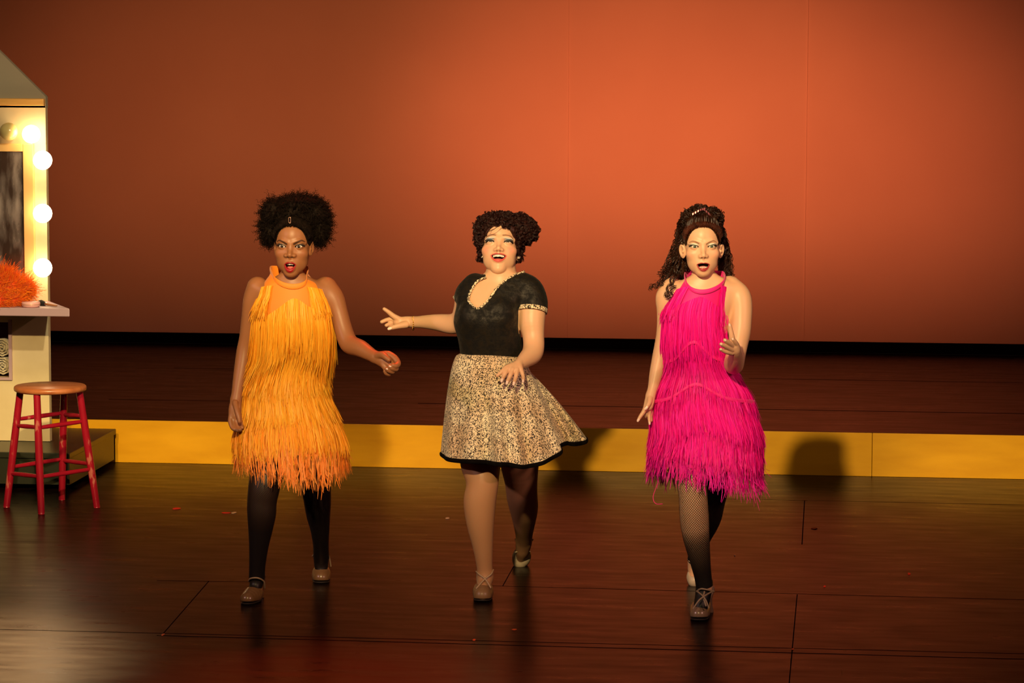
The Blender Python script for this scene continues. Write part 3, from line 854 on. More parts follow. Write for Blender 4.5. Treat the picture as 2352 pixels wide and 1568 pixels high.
# floor: painted plywood sheets, dark glossy brown
def floor_mat(name, base=(0.009, 0.0032, 0.0022), spec=0.14):
    m = mat(name, base, 0.3, spec=0.5)
    nd, lk, b = nodes(m)
    tc = N(m, 'ShaderNodeTexCoord')
    mp = N(m, 'ShaderNodeMapping'); mp.inputs['Scale'].default_value = (0.6, 2.6, 1); lk.new(tc.outputs['Object'], mp.inputs[0])
    n1 = N(m, 'ShaderNodeTexNoise'); n1.inputs['Scale'].default_value = 1.6; n1.inputs['Detail'].default_value = 8; n1.inputs['Roughness'].default_value = 0.65
    lk.new(mp.outputs[0], n1.inputs['Vector'])
    r1 = ramp(m, n1.outputs[0], [(0.3, tuple(v * 0.7 for v in base)), (0.7, tuple(v * 1.35 for v in base))])
    # pale scuffs
    mp2 = N(m, 'ShaderNodeMapping'); mp2.inputs['Scale'].default_value = (0.9, 5.5, 1); mp2.inputs['Rotation'].default_value = (0, 0, 0.1); lk.new(tc.outputs['Object'], mp2.inputs[0])
    n2 = N(m, 'ShaderNodeTexNoise'); n2.inputs['Scale'].default_value = 3.2; n2.inputs['Detail'].default_value = 10; n2.inputs['Roughness'].default_value = 0.7
    lk.new(mp2.outputs[0], n2.inputs['Vector'])
    r2 = ramp(m, n2.outputs[0], [(0.60, (0, 0, 0)), (0.80, (0.16, 0.16, 0.16))])
    mx = N(m, 'ShaderNodeMix', data_type='RGBA'); lk.new(r2.outputs[0], mx.inputs[0]); lk.new(r1.outputs[0], mx.inputs[6]); mx.inputs[7].default_value = (0.07, 0.04, 0.028, 1)
    # dark curved scuff marks: thin contour of a distorted noise
    n3 = N(m, 'ShaderNodeTexNoise'); n3.inputs['Scale'].default_value = 1.1; n3.inputs['Detail'].default_value = 1.5; n3.inputs['Distortion'].default_value = 1.2
    lk.new(mp.outputs[0], n3.inputs['Vector'])
    s3 = N(m, 'ShaderNodeMath', operation='SUBTRACT'); lk.new(n3.outputs[0], s3.inputs[0]); s3.inputs[1].default_value = 0.52
    a3 = N(m, 'ShaderNodeMath', operation='ABSOLUTE'); lk.new(s3.outputs[0], a3.inputs[0])
    l3 = N(m, 'ShaderNodeMath', operation='LESS_THAN'); lk.new(a3.outputs[0], l3.inputs[0]); l3.inputs[1].default_value = 0.0022
    g3 = N(m, 'ShaderNodeMath', operation='GREATER_THAN'); lk.new(n2.outputs[0], g3.inputs[0]); g3.inputs[1].default_value = 0.56
    k3 = N(m, 'ShaderNodeMath', operation='MULTIPLY'); lk.new(l3.outputs[0], k3.inputs[0]); lk.new(g3.outputs[0], k3.inputs[1])
    mx3 = N(m, 'ShaderNodeMix', data_type='RGBA'); lk.new(k3.outputs[0], mx3.inputs[0]); lk.new(mx.outputs[2], mx3.inputs[6]); mx3.inputs[7].default_value = (0.002, 0.001, 0.001, 1)
    lk.new(mx3.outputs[2], b.inputs['Base Color'])
    n4 = N(m, 'ShaderNodeTexNoise'); n4.inputs['Scale'].default_value = 6; n4.inputs['Detail'].default_value = 6; lk.new(mp.outputs[0], n4.inputs['Vector'])
    r4 = ramp(m, n4.outputs[0], [(0.3, (0.26,) * 3), (0.75, (0.38,) * 3)])
    lk.new(r4.outputs[0], b.inputs['Roughness'])
    b.inputs['Specular IOR Level'].default_value = spec
    bp = N(m, 'ShaderNodeBump'); bp.inputs['Strength'].default_value = 0.006; bp.inputs['Distance'].default_value = 0.01
    lk.new(n1.outputs[0], bp.inputs['Height']); lk.new(bp.outputs[0], b.inputs['Normal'])
    return m
M_FLOOR = floor_mat('black_brown_stage_paint')
M_DECK = floor_mat('platform_deck_paint', (0.006, 0.002, 0.0015), spec=0.10)
M_SEAM = mat('seam_gap', (0.002, 0.0012, 0.001), 0.9, spec=0.0)
V, F = box(-9, 6, 2.0, 20.5, -0.1, 0)
tag(mkobj('floor', V, F, M_FLOOR, smooth=False), kind='structure')
# sheet joints of the floor, as real narrow grooves filled dark
def seam(p, q, wd=0.004, z=0.0):
    a = onfloor(*p, z)[:2]; b_ = onfloor(*q, z)[:2]
    d = (b_ - a) / np.linalg.norm(b_ - a); n = np.array([-d[1], d[0]]) * wd
    pts = [a + n, a - n, b_ - n, b_ + n]
    V = np.array([(x, y, z + dz) for dz in (-0.004, 0.0006) for x, y in pts])
    return V, [(3, 2, 1, 0), (4, 5, 6, 7), (0, 1, 5, 4), (1, 2, 6, 5), (2, 3, 7, 6), (3, 0, 4, 7)]
sm = [seam((-300, 1438), (2700, 1509), 0.0022), seam((360, 1459), (2700, 1523), 0.0033),
      seam((480, 1334), (372, 1458), 0.0017), seam((360, 1333), (600, 1336), 0.0017),
      seam((1831, 1365), (1808, 1620), 0.0019), seam((1848, 1150), (1842, 1250), 0.0022),
      seam((1180, 1300), (1155, 1345), 0.0017), seam((1130, 1345), (2500, 1381), 0.0019), seam((1640, 1145), (2400, 1160), 0.0017)]
V, F = merge(sm); tag(mkobj('trim_1', V, F, M_SEAM, smooth=False), kind='structure')

# raised platform with yellow front
plat = empty('stage_platform', (-1.5, YR, 0))
tag(plat, 'long low platform across the stage with dark deck and glossy yellow front', 'platform')
V, F = box(-9, 6, YR + 0.018, YB + 0.0, 0, HP); mkobj('deck', V, F, M_DECK, plat, smooth=False)
M_YEL = mat('yellow_gloss_paint', (0.80, 0.40, 0.008), 0.35, spec=0.4)
noise_col(M_YEL, 3, (0.74, 0.36, 0.006), (0.86, 0.45, 0.012), 0.35, 0.7, stretch=(1, 1, 4))
xs = xat(2003, 1050, YR)
V, F = box(-9, xs - 0.001, YR, YR + 0.018, 0.0005, HP - 0.001); bevel(mkobj('front_panel', V, F, M_YEL, plat, smooth=False), 0.002)
V, F = box(xs + 0.001, 6, YR, YR + 0.018, 0.0005, HP - 0.001); bevel(mkobj('front_panel', V, F, M_YEL, plat, smooth=False), 0.002)
V, F = merge([seam((250, 917), (560, 921), 0.006, HP), seam((960, 926), (2700, 956), 0.008, HP), seam((1720, 869), (2350, 879), 0.006, HP), seam((400, 845), (1100, 854), 0.005, HP)])
mkobj('deck_seams', V, F, M_SEAM, plat, smooth=False)

# backdrop: seamed cloth with a black strip at its foot
M_CYC = mat('muslin_backdrop', (0.78, 0.70, 0.66), 0.9, spec=0.05)
noise_col(M_CYC, 1.2, (0.74, 0.66, 0.62), (0.80, 0.73, 0.68), 0.3, 0.7, detail=3)
nx, nz = 160, 4
X = np.linspace(-9.5, 6.5, nx); Z = np.linspace(0.294, 6.5, nz)
Yw = YB + 0.05 + 0.004 * np.sin(X * 2.1) + 0.003 * np.sin(X * 5.3 + 1)
V = np.array([(x, y + dy, z) for dy in (0, 0.004) for z in Z for x, y in zip(X, Yw)])
F = []
for l in range(2):
    for j in range(nz - 1):
        for i in range(nx - 1):
            k = l * nx * nz + j * nx + i; f = (k, k + 1, k + nx + 1, k + nx); F.append(f if l == 0 else f[::-1])
drop = mkobj('backdrop', V, F, M_CYC); tag(drop, kind='structure')
M_BLK = mat('black_masking', (0.003, 0.0025, 0.0025), 0.9, spec=0.02)
V, F = box(-9.5, 6.5, YB + 0.002, YB + 0.03, HP + 0.001, 0.297); tag(mkobj('baseboard_back', V, F, M_BLK, smooth=False), kind='structure')
for px in (1303, 1850):
    x = xat(px, 500, YB); V, F = box(x - 0.0015, x + 0.0015, YB + 0.0405, YB + 0.060, 0.3, 6.5)
    mkobj('vertical_seam', V, F, mat('seam_thread', (0.68, 0.60, 0.57), 0.9), drop, smooth=False)

# ================================================================ make-up vanity on its black wagon
YV = 13.86                      # face of the vanity wall
YC = 13.45                      # front edge of the counter
def PX(px, py, Y=YV): return onY(px, py, Y)
M_CREAM = mat('cream_paint', (0.62, 0.50, 0.29), 0.55); noise_col(M_CREAM, 8, (0.58, 0.46, 0.26), (0.66, 0.54, 0.32), 0.3, 0.7)
M_LAV = mat('lavender_trim', (0.45, 0.30, 0.33), 0.5)
M_GOLD = mat('gold_painted_wood', (0.80, 0.42, 0.10), 0.45); noise_col(M_GOLD, 12, (0.74, 0.38, 0.08), (0.86, 0.47, 0.13), 0.3, 0.7, stretch=(1, 1, 6))
xr = xat(109, 600, YV)
xl = xr - 1.9
van = empty('vanity', (xr - 0.9, YV, 0))
tag(van, 'cream makeup vanity with globe bulbs around its mirror and a jutting counter', 'vanity')
zt = zat(100, 226, YV); zb = zat(100, 1013, YV)
# wall with a cubby hole below the counter
cx1 = xat(22, 800, YV); cz0 = zat(20, 866, YV); cz1 = zat(20, 740, YV)
wp = [box(xl, xr, YV, YV + 0.04, cz1, zt - 0.002), box(xl, xr, YV, YV + 0.04, zb, cz0), box(cx1, xr, YV, YV + 0.04, cz0, cz1), box(xl, cx1 - 0.5, YV, YV + 0.04, cz0, cz1)]
V, F = merge(wp); mkobj('wall_panel', V, F, M_CREAM, van, smooth=False)
zc = zat(100, 243, YV - 0.03)
V, F = box(xl, xr, YV - 0.03, YV, zc, zt); bevel(mkobj('top_trim', V, F, M_GOLD, van, smooth=False), 0.004)
# gable above
gx = xat(109, 222, YV + 0.02); gz = zat(109, 222, YV + 0.02); ex = xat(0, 115, YV + 0.02); ez = zat(0, 115, YV + 0.02)
sl = (ez - gz) / (ex - gx); apx = gx - 0.95
pts = [(gx - 0.004, gz - 0.055),(gx - 0.004, gz - 0.0), (apx, gz + sl * (apx - gx)), (gx - 1.9, gz), (gx - 1.9, gz - 0.055)]
V = np.array([(x, y, z) for y in (YV + 0.0, YV + 0.04) for x, z in pts])
M_GAB = mat('pale_gable_paint', (0.36, 0.32, 0.22), 0.6)
mkobj('gable_board', V, [(0, 1, 2, 3, 4), (9, 8, 7, 6, 5)] + [(k, k + 5, (k + 1) % 5 + 5, (k + 1) % 5) for k in range(5)], M_GAB, van, smooth=False)
# mirror and frame
fx1 = xat(78, 450, YV - 0.02); fx0 = xat(54, 450, YV - 0.02); fz1 = zat(60, 330, YV - 0.02); fz0 = zat(60, 348, YV - 0.02); fzb = zat(60, 660, YV - 0.02)
fw = fx1 - fx0; fxl = fx1 - 1.2
M_FR = mat('mirror_frame_wood', (0.82, 0.50, 0.18), 0.4)
V, F = merge([box(fx0, fx1, YV - 0.025, YV + 0.001, fzb, fz1), box(fxl, fx0, YV - 0.025, YV + 0.001, fz0, fz1), box(fxl - fw, fxl, YV - 0.025, YV + 0.001, fzb, fz1), box(fxl, fx0, YV - 0.025, YV + 0.001, fzb, fzb + 0.04)])
mf = mkobj('mirror_frame', V, F, M_FR, van, smooth=False); bevel(mf, 0.003)
M_MIR = mat('smeared_mirror', (0.16, 0.12, 0.10), 0.15, metal=0.5)
nz_, mp_ = noise_col(M_MIR, 5, (0.10, 0.06, 0.045), (0.75, 0.62, 0.55), 0.42, 0.8, detail=12, stretch=(3, 1, 0.8), rough=(0.12, 0.6))
V, F = box(fxl, fx0, YV - 0.012, YV - 0.001, fzb + 0.04, fz0); mkobj('mirror', V, F, M_MIR, van, smooth=False)
# counter: deep trapezoid slab
zc1 = zat(140, 708, YC); zc0 = zat(140, 727, YC)
xf = xat(160, 710, YC); xb = xat(112, 690, YV)
V = np.array([(xl, YC, zc0), (xf, YC, zc0), (xf - 0.02, YV, zc0), (xl, YV, zc0), (xl, YC, zc1), (xf, YC, zc1), (xf - 0.02, YV, zc1), (xl, YV, zc1)])
V[2][0] = V[6][0] = max(xb, xr)
ct = mkobj('counter', V, [(3, 2, 1, 0), (4, 5, 6, 7), (0, 1, 5, 4), (1, 2, 6, 5), (2, 3, 7, 6), (3, 0, 4, 7)], M_LAV, van, smooth=False); bevel(ct, 0.004)
ZC = zc1
# cubby box
M_CUB = mat('cubby_red_brown', (0.10, 0.012, 0.01), 0.7)
c0 = cx1 - 0.5
V, F = merge([box(c0, cx1, YV + 0.30, YV + 0.31, cz0, cz1), box(c0, cx1, YV + 0.04, YV + 0.30, cz0 - 0.01, cz0), box(c0, cx1, YV + 0.04, YV + 0.30, cz1, cz1 + 0.01), box(cx1, cx1 + 0.01, YV + 0.04, YV + 0.30, cz0, cz1), box(c0 - 0.01, c0, YV + 0.04, YV + 0.30, cz0, cz1)])
mkobj('cubby', V, F, M_CUB, van, smooth=False)
t = 0.014
V, F = merge([box(cx1 - 0.002, cx1 + t, YV - 0.012, YV + 0.002, cz0 - t, cz1 + t), box(c0 - t, cx1 - 0.002, YV - 0.012, YV + 0.002, cz0 - t, cz0)])
mkobj('cubby_trim', V, F, M_LAV, van, smooth=False)
# bulbs
M_BULB = mat('lit_bulb', (1, 0.9, 0.7), 0.3, emit=(1.0, 0.72, 0.40), estr=17.0)
M_BULB0 = mat('unlit_bulb', (0.85, 0.66, 0.25), 0.2, spec=0.6)
M_SOCK = mat('porcelain_socket', (0.7, 0.55, 0.35), 0.5)
for i, (bx, by, r) in enumerate([(98, 368, 0.0475), (98, 490, 0.0475), (98, 615, 0.0475), (72, 308, 0.0455), (20, 302, 0.045)]):
    c = PX(bx, by, YV - 0.075)
    prof = [(0.0005, r)] + [(r * math.sin(math.radians(a)), r * math.cos(math.radians(a))) for a in range(10, 160, 10)] + [(0.014, -r - 0.012), (0.013, -r - 0.022)]
    V, F = lathe(prof, 28); V = np.stack([V[:, 0], -V[:, 2], V[:, 1]], 1) + c
    lit = i < 4
    bo = mkobj('globe_bulb', V, F, M_BULB if lit else M_BULB0, None)
    bo2 = bo
    V2, F2 = lathe([(0.024, 0), (0.024, 0.012), (0.016, 0.022), (0.015, 0.03)], 20); V2 = np.stack([V2[:, 0], -V2[:, 2], V2[:, 1]], 1) + np.array([c[0], YV + 0.0, c[2]])
    mkobj('socket', V2, F2, M_SOCK, bo)
    tag(bo, ['glowing globe bulb highest on the vanity right edge, level with the mirror top', 'glowing globe bulb halfway down the vanity right edge', 'glowing globe bulb lowest on the vanity edge, just above the counter', 'glowing globe bulb on the strip above the vanity mirror, near its corner', 'dark unlit globe bulb above the vanity mirror at the picture edge'][i], 'bulb', 'globe bulbs around the vanity mirror')
# wagon
M_WAG = mat('black_wagon_paint', (0.020, 0.022, 0.014), 0.35, spec=0.5)
zw = zat(130, 1040, YC + 0.02)
xw = xat(160, 1080, YC + 0.02)
wag = empty('wagon', (xw - 1, YV, 0))
tag(wag, 'low black wooden wagon under the vanity, behind the red stool', 'wagon')

V, F = merge([box(xw - 2.2, xw, YC + 0.02, YC + 0.95, zw - 0.03, zw)]); bevel(mkobj('top_board', V, F, M_WAG, wag, smooth=False), 0.004)
V, F = merge([box(xw - 2.18, xw - 0.004, YC + 0.03, YC + 0.05, 0.03, zw - 0.03), box(xw - 0.022, xw - 0.004, YC + 0.05, YC + 0.94, 0.03, zw - 0.03), box(xw - 2.18, xw - 2.16, YC + 0.05, YC + 0.94, 0.03, zw - 0.03), box(xw - 2.18, xw - 0.004, YC + 0.92, YC + 0.94, 0.03, zw - 0.03)])
mkobj('side_board', V, F, M_WAG, wag, smooth=False)
for x in (xw - 0.12, xw - 2.0):
    for y in (YC + 0.12, YC + 0.84):
        V, F = lathe([(0.002, -0.012), (0.024, -0.012), (0.025, -0.008), (0.025, 0.008), (0.024, 0.012), (0.002, 0.012)], 20); V = np.stack([V[:, 2], V[:, 0], V[:, 1]], 1) + np.array([x, y, 0.025]); mkobj('caster', V, F, M_BLK, wag)
# rolled towels in the cubby
M_TOW = mat('cream_terry', (0.66, 0.55, 0.34), 0.95, sheen=0.6); noise_col(M_TOW, 160, (0.50, 0.40, 0.22), (0.72, 0.62, 0.42), 0.3, 0.7, bump=0.8)
for i, (tx, ty, r) in enumerate([(3, 807, 0.050), (5, 845, 0.048)]):
    c = PX(tx, ty, YV + 0.03)
    if i == 1: c[2] = cz0 + r + 0.002
    if i == 0: c[2] = cz0 + 0.098 + r * 0.92
    n = 150; V = []; F = []
    for j in range(n):
        a = j / n * 2 * PI * 3.4; rr = r * (0.16 + 0.84 * j / n); wv = 0.0015 * math.sin(j * 1.3)
        for dr in (0, -0.0075):
            for y in (0.0, 0.012, 0.22):
                V.append((c[0] + (rr + dr + wv + (-0.002 if y == 0 else 0)) * math.cos(a), c[1] + y + (0.004 * math.sin(j * .7) if y == 0 else 0), c[2] + (rr + dr + wv) * math.sin(a)))
    for j in range(n - 1):
        k = j * 6
        for a_, b_ in ((0, 1), (1, 2)): F.append((k + a_, k + b_, k + 6 + b_, k + 6 + a_)); F.append((k + 3 + b_, k + 3 + a_, k + 9 + a_, k + 9 + b_))
        F.append((k + 3, k, k + 6, k + 9)); F.append((k + 2, k + 5, k + 11, k + 8))
    F.append((0, 3, 4, 1)); F.append((1, 4, 5, 2)); k = (n - 1) * 6; F.append((k + 1, k + 4, k + 3, k)); F.append((k + 2, k + 5, k + 4, k + 1))
    o = mkobj('rolled_towel', V, F, M_TOW)
    tag(o, ['rolled cream towel lying on top of the other in the vanity cubby', 'rolled cream towel at the bottom of the vanity cubby'][i], 'towel', 'towels in the vanity cubby')
# compact, brush, boa
M_PK = mat('pink_plastic', (0.85, 0.45, 0.42), 0.25)
c = onfloor(71, 702, ZC); c = np.array([xat(71, 700, YC + 0.055), YC + 0.055, ZC])
V, F = lathe([(0.001, 0), (0.038, 0), (0.0445, 0.006), (0.046, 0.020), (0.044, 0.026), (0.001, 0.027)], 32, c)
cp = mkobj('powder_compact', V, F, M_PK); tag(cp, 'round pale pink powder compact on the vanity counter beside the orange boa', 'compact')
V, F = lathe([(0.0462, 0.0125), (0.0468, 0.013), (0.0468, 0.0145), (0.0462, 0.015)], 32, c); mkobj('lid_rim', V, F, mat('rim_metal', (0.8, 0.5, 0.3), 0.3, metal=0.7), cp)
b0 = np.array([xat(90, 691, YC + 0.15), YC + 0.15, ZC + 0.012]); b1 = np.array([xat(131, 699, YC + 0.06), YC + 0.06, ZC + 0.007])
d = (b1 - b0); L = np.linalg.norm(d); d /= L
V, F = tubes(np.array([b0 + d * L * t for t in (0.42, 0.5, 0.7, 0.9, 1.0)]), np.array([[0.006, 0.007, 0.006, 0.005, 0.003]]), 12)
br = mkobj('makeup_brush', V, F, mat('brush_handle', (0.45, 0.2, 0.09), 0.35)); tag(br, 'makeup brush with dark bristles lying at the vanity counter corner', 'brush')
V, F = tubes(np.array([b0 + d * L * t for t in (0.0, 0.1, 0.25, 0.36)]), np.array([[0.012, 0.017, 0.013, 0.008]]), 16); mkobj('bristles', V, F, mat('dark_bristle', (0.01, 0.01, 0.008), 0.8), br)
V, F = tubes(np.array([b0 + d * L * t for t in (0.35, 0.38, 0.43)]), np.array([[0.008, 0.0075, 0.0065]]), 14); mkobj('ferrule', V, F, mat('ferrule_metal', (0.6, 0.5, 0.4), 0.3, metal=1), br)
rg = np.random.default_rng(5)
M_BOA = vcol_mat('boa_feathers', 0.9, sheen=0.1, spec=0.05)
bl = [((-20, 660), 0.085, 0.10), ((4, 640), 0.055, 0.16), ((20, 665), 0.07, 0.14), ((42, 668), 0.060, 0.20), ((58, 664), 0.047, 0.22), ((30, 690), 0.045, 0.10), ((-5, 690), 0.06, 0.06), ((12, 650), 0.06, 0.2)]
PP = []; CC = []; WW = []
for (bx, by), r, yo in bl:
    c = onY(bx, by, YC + yo); n = 4200
    dd = rg.normal(0, 1, (n, 3)); dd /= np.linalg.norm(dd, axis=1, keepdims=True)
    t = np.linspace(0.55, 1.0, 5)[None, :, None]
    cu = rg.normal(0, 0.45, (n, 1, 3))
    pts = c + (dd[:, None] + cu * t * t) * r * t * rg.uniform(0.72, 1.03, (n, 1, 1))
    pts[..., 2] = np.maximum(pts[..., 2], ZC + 0.003)
    PP.append(pts); 
    mixc = rg.uniform(0, 1, (n, 1)) * np.ones((n, 5)); CC.append(mixc)
Pn = np.concatenate(PP); Cn = np.concatenate(CC)
tg = np.gradient(Pn, axis=1); sd = np.cross(tg, rg.normal(0, 1, (len(Pn), 1, 3))); sd /= np.linalg.norm(sd, axis=2, keepdims=True) + 1e-9
V, F = ribbons(Pn, np.ones(Pn.shape[:2]) * 0.0007, sd)
col = np.array((0.95, 0.10, 0.006)) * (1 - Cn[..., None]) + np.array((1.0, 0.30, 0.012)) * Cn[..., None]
boa = mkobj('feather_boa', V, F, M_BOA, None, smooth=False, colors=np.repeat(col.reshape(-1, 3), 2, axis=0))
for (bx, by), r, yo in bl:
    c = onY(bx, by, YC + yo); V, F = lathe([(0.001, r * 0.8)] + [(r * 0.8 * math.sin(math.radians(a)), r * 0.8 * math.cos(math.radians(a))) for a in range(15, 180, 15)] + [(0.001, -r * 0.8)], 24, c)
    V[:, 2] = np.maximum(V[:, 2], ZC + 0.002); mkobj('down', V, F, mat('boa_down', (0.9, 0.09, 0.006), 0.9), boa)
tag(boa, 'fluffy orange feather boa heaped on the vanity counter', 'boa')

# ================================================================ stool
st = empty('bar_stool', (-3.602, 12.94, 0)); tag(st, 'red painted stool with a round worn wooden seat in front of the vanity', 'stool')
sc = np.array([-3.602, 12.94]); zs = zat(114, 884.5, 12.94)
seat_r = 85.5 / FPX * 12.95 * 1.0
M_SEAT = mat('worn_wood_seat', (0.45, 0.15, 0.05), 0.35); noise_col(M_SEAT, 7, (0.36, 0.10, 0.035), (0.56, 0.21, 0.08), 0.3, 0.7, detail=8, stretch=(1, 5, 1), rough=(0.25, 0.45))
V, F = lathe([(0.001, -0.028), (seat_r - 0.012, -0.028), (seat_r - 0.002, -0.022), (seat_r, -0.014), (seat_r - 0.002, -0.005), (seat_r - 0.008, 0), (0.001, 0)], 64, (sc[0], sc[1], zs))
mkobj('seat', V, F, M_SEAT, st)
M_RED = mat('chipped_red_paint', (0.50, 0.012, 0.025), 0.25, spec=0.5, coat=0.15)
nd, lk, b = nodes(M_RED)
tc = N(M_RED, 'ShaderNodeTexCoord'); n1 = N(M_RED, 'ShaderNodeTexNoise'); n1.inputs['Scale'].default_value = 26; n1.inputs['Detail'].default_value = 6
mp = N(M_RED, 'ShaderNodeMapping'); mp.inputs['Scale'].default_value = (1, 1, 0.35); lk.new(tc.outputs['Object'], mp.inputs[0]); lk.new(mp.outputs[0], n1.inputs['Vector'])
r1 = ramp(M_RED, n1.outputs[0], [(0.0, (0.26, 0.006, 0.022)), (0.64, (0.36, 0.009, 0.03)), (0.68, (0.50, 0.14, 0.12))]); lk.new(r1.outputs[0], b.inputs['Base Color'])
feet = [onfloor(15, 1165), onfloor(95, 1181), onfloor(142, 1148), onfloor(223, 1166)]   # left front back right
tops = [sc + np.array(v) for v in ((-0.142, -0.012), (0.004 - 0.03, -0.138), (0.03, 0.135), (0.138, 0.012))]
ft = [np.array([f[0], f[1], 0.0]) for f in feet]; tp = [np.array([t_[0], t_[1], zs - 0.026]) for t_ in tops]
legs = []
for i in range(4):
    d = (tp[i] - ft[i]) / np.linalg.norm(tp[i] - ft[i])
    a = ft[i] + d * 0.004
    V, F = tubes(np.array([a, a + d * 0.006, a + d * 0.1, (a + tp[i]) / 2, tp[i]]), np.array([[0.0150, 0.0165, 0.0170, 0.0185, 0.0165]]), 18)
    # cut flat on the floor
    F = F.tolist(); F.append(tuple(range(17, -1, -1)))
    V[:18, 2] = 0.001
    lg = mkobj('leg', V, F, M_RED, st); legs.append(lg)
def at_z(i, z): f = (z - ft[i][2]) / (tp[i][2] - ft[i][2]); return ft[i] + (tp[i] - ft[i]) * f
for (i, j, z) in ((0, 1, 0.395), (0, 2, 0.425), (1, 3, 0.405), (2, 3, 0.430), (0, 1, 0.165), (0, 2, 0.195), (1, 3, 0.175), (2, 3, 0.200)):
    p, q = at_z(i, z), at_z(j, z + 0.012)
    V, F = tubes(np.array([p + (q - p) * t for t in (0.02, 0.12, 0.5, 0.88, 0.98)]), np.array([[0.008, 0.0095, 0.011, 0.0095, 0.008]]), 12)
    mkobj('rung', V, F, M_RED, st)
# ================================================================ confetti and tape scraps on the floor
M_RT = mat('red_scrap', (0.75, 0.02, 0.01), 0.5); M_OT = mat('orange_scrap', (0.9, 0.16, 0.03), 0.5); M_PT = mat('pale_tape', (0.72, 0.42, 0.28), 0.5)
scr = [(405, 1168, 20, 5, M_RT, 'red paper scrap left of the dancer in orange'), (537, 1178, 13, 4, M_PT, 'pale tape scrap beside the orange dancer legs'), (519, 1178, 20, 2.5, M_RT, 'thin red scrap touching the pale tape scrap'),
       (374, 1458, 8, 5, M_OT, 'orange paper bit at the corner of a floor joint, far left'), (1028, 1190, 12, 3.5, M_PT, 'pale tape dash left of the middle dancer legs'), (1089, 1470, 7, 4, M_OT, 'orange paper bit on the floor joint in the centre'),
       (1181, 1446, 12, 3, M_OT, 'orange sliver between floor joint and middle dancer'), (1870, 1214, 17, 5, M_RT, 'red scrap on the floor right of the dancer in pink'), (2088, 1318, 8, 5, M_RT, 'red scrap furthest right on the floor'),
       (1894, 1347, 6, 4, M_RT, 'small red dot scrap on the floor right of the pink dancer'), (1821, 1491, 6, 2.5, M_OT, 'orange bit where two floor joints cross'), (1688, 1276, 4, 3, M_PT, 'tiny white speck right of the pink dancer knees')]
for i, (px, py, wx, wy, m, lb) in enumerate(scr):
    c = onfloor(px, py); d = fd(px, py); hx = wx / 2 * d / FPX; hy = wy / 2 * d / FPX / 0.19
    rgs = random.Random(i); n = 9
    pts = []
    for k in range(n):
        a = 2 * PI * k / n; rr = rgs.uniform(0.7, 1.1); pts.append((c[0] + hx * rr * math.cos(a), c[1] + hy * rr * math.sin(a)))
    V = np.array([(x, y, z + (0.0015 * math.sin(x * 90 + i) ** 2 if z > 0.0015 else 0)) for z in (0.0008, 0.002) for x, y in pts])
    F = [tuple(range(n - 1, -1, -1)), tuple(range(n, 2 * n))] + [(k, (k + 1) % n, n + (k + 1) % n, n + k) for k in range(n)]
    tag(mkobj('floor_scrap', V, F, m, smooth=False), lb, 'scrap', 'paper and tape scraps on the stage floor')

# ================================================================ dancer in the orange fringe dress
def nails(P, body, tips):
    """tips: (px,py,dz,dirx,diry,r)"""
    for x, y, z, dx, dy, r in tips:
        c = P.L(x, y, z); a = V3(dx, dy, 0); a /= np.linalg.norm(a); b = V3(-a[1], a[0], 0)
        V = []; F = []
        for i in range(5):
            for j in range(7):
                t = -1 + 2 * i / 4; u = -1 + 2 * j / 6
                V.append(c + a * t * r * 1.35 + b * u * r * 0.85 * math.sqrt(max(0.05, 1 - (t * 0.75) ** 2)) + V3(0, 0, -1) * (math.sqrt(max(0, 1 - (u * 0.8) ** 2)) * r * 0.55 + 0.4))
        for i in range(4):
            for j in range(6): k = i * 7 + j; F.append((k, k + 1, k + 8, k + 7))
        mkobj('fingernail', P.W(np.array(V)), np.array(F), M_NAIL, body)

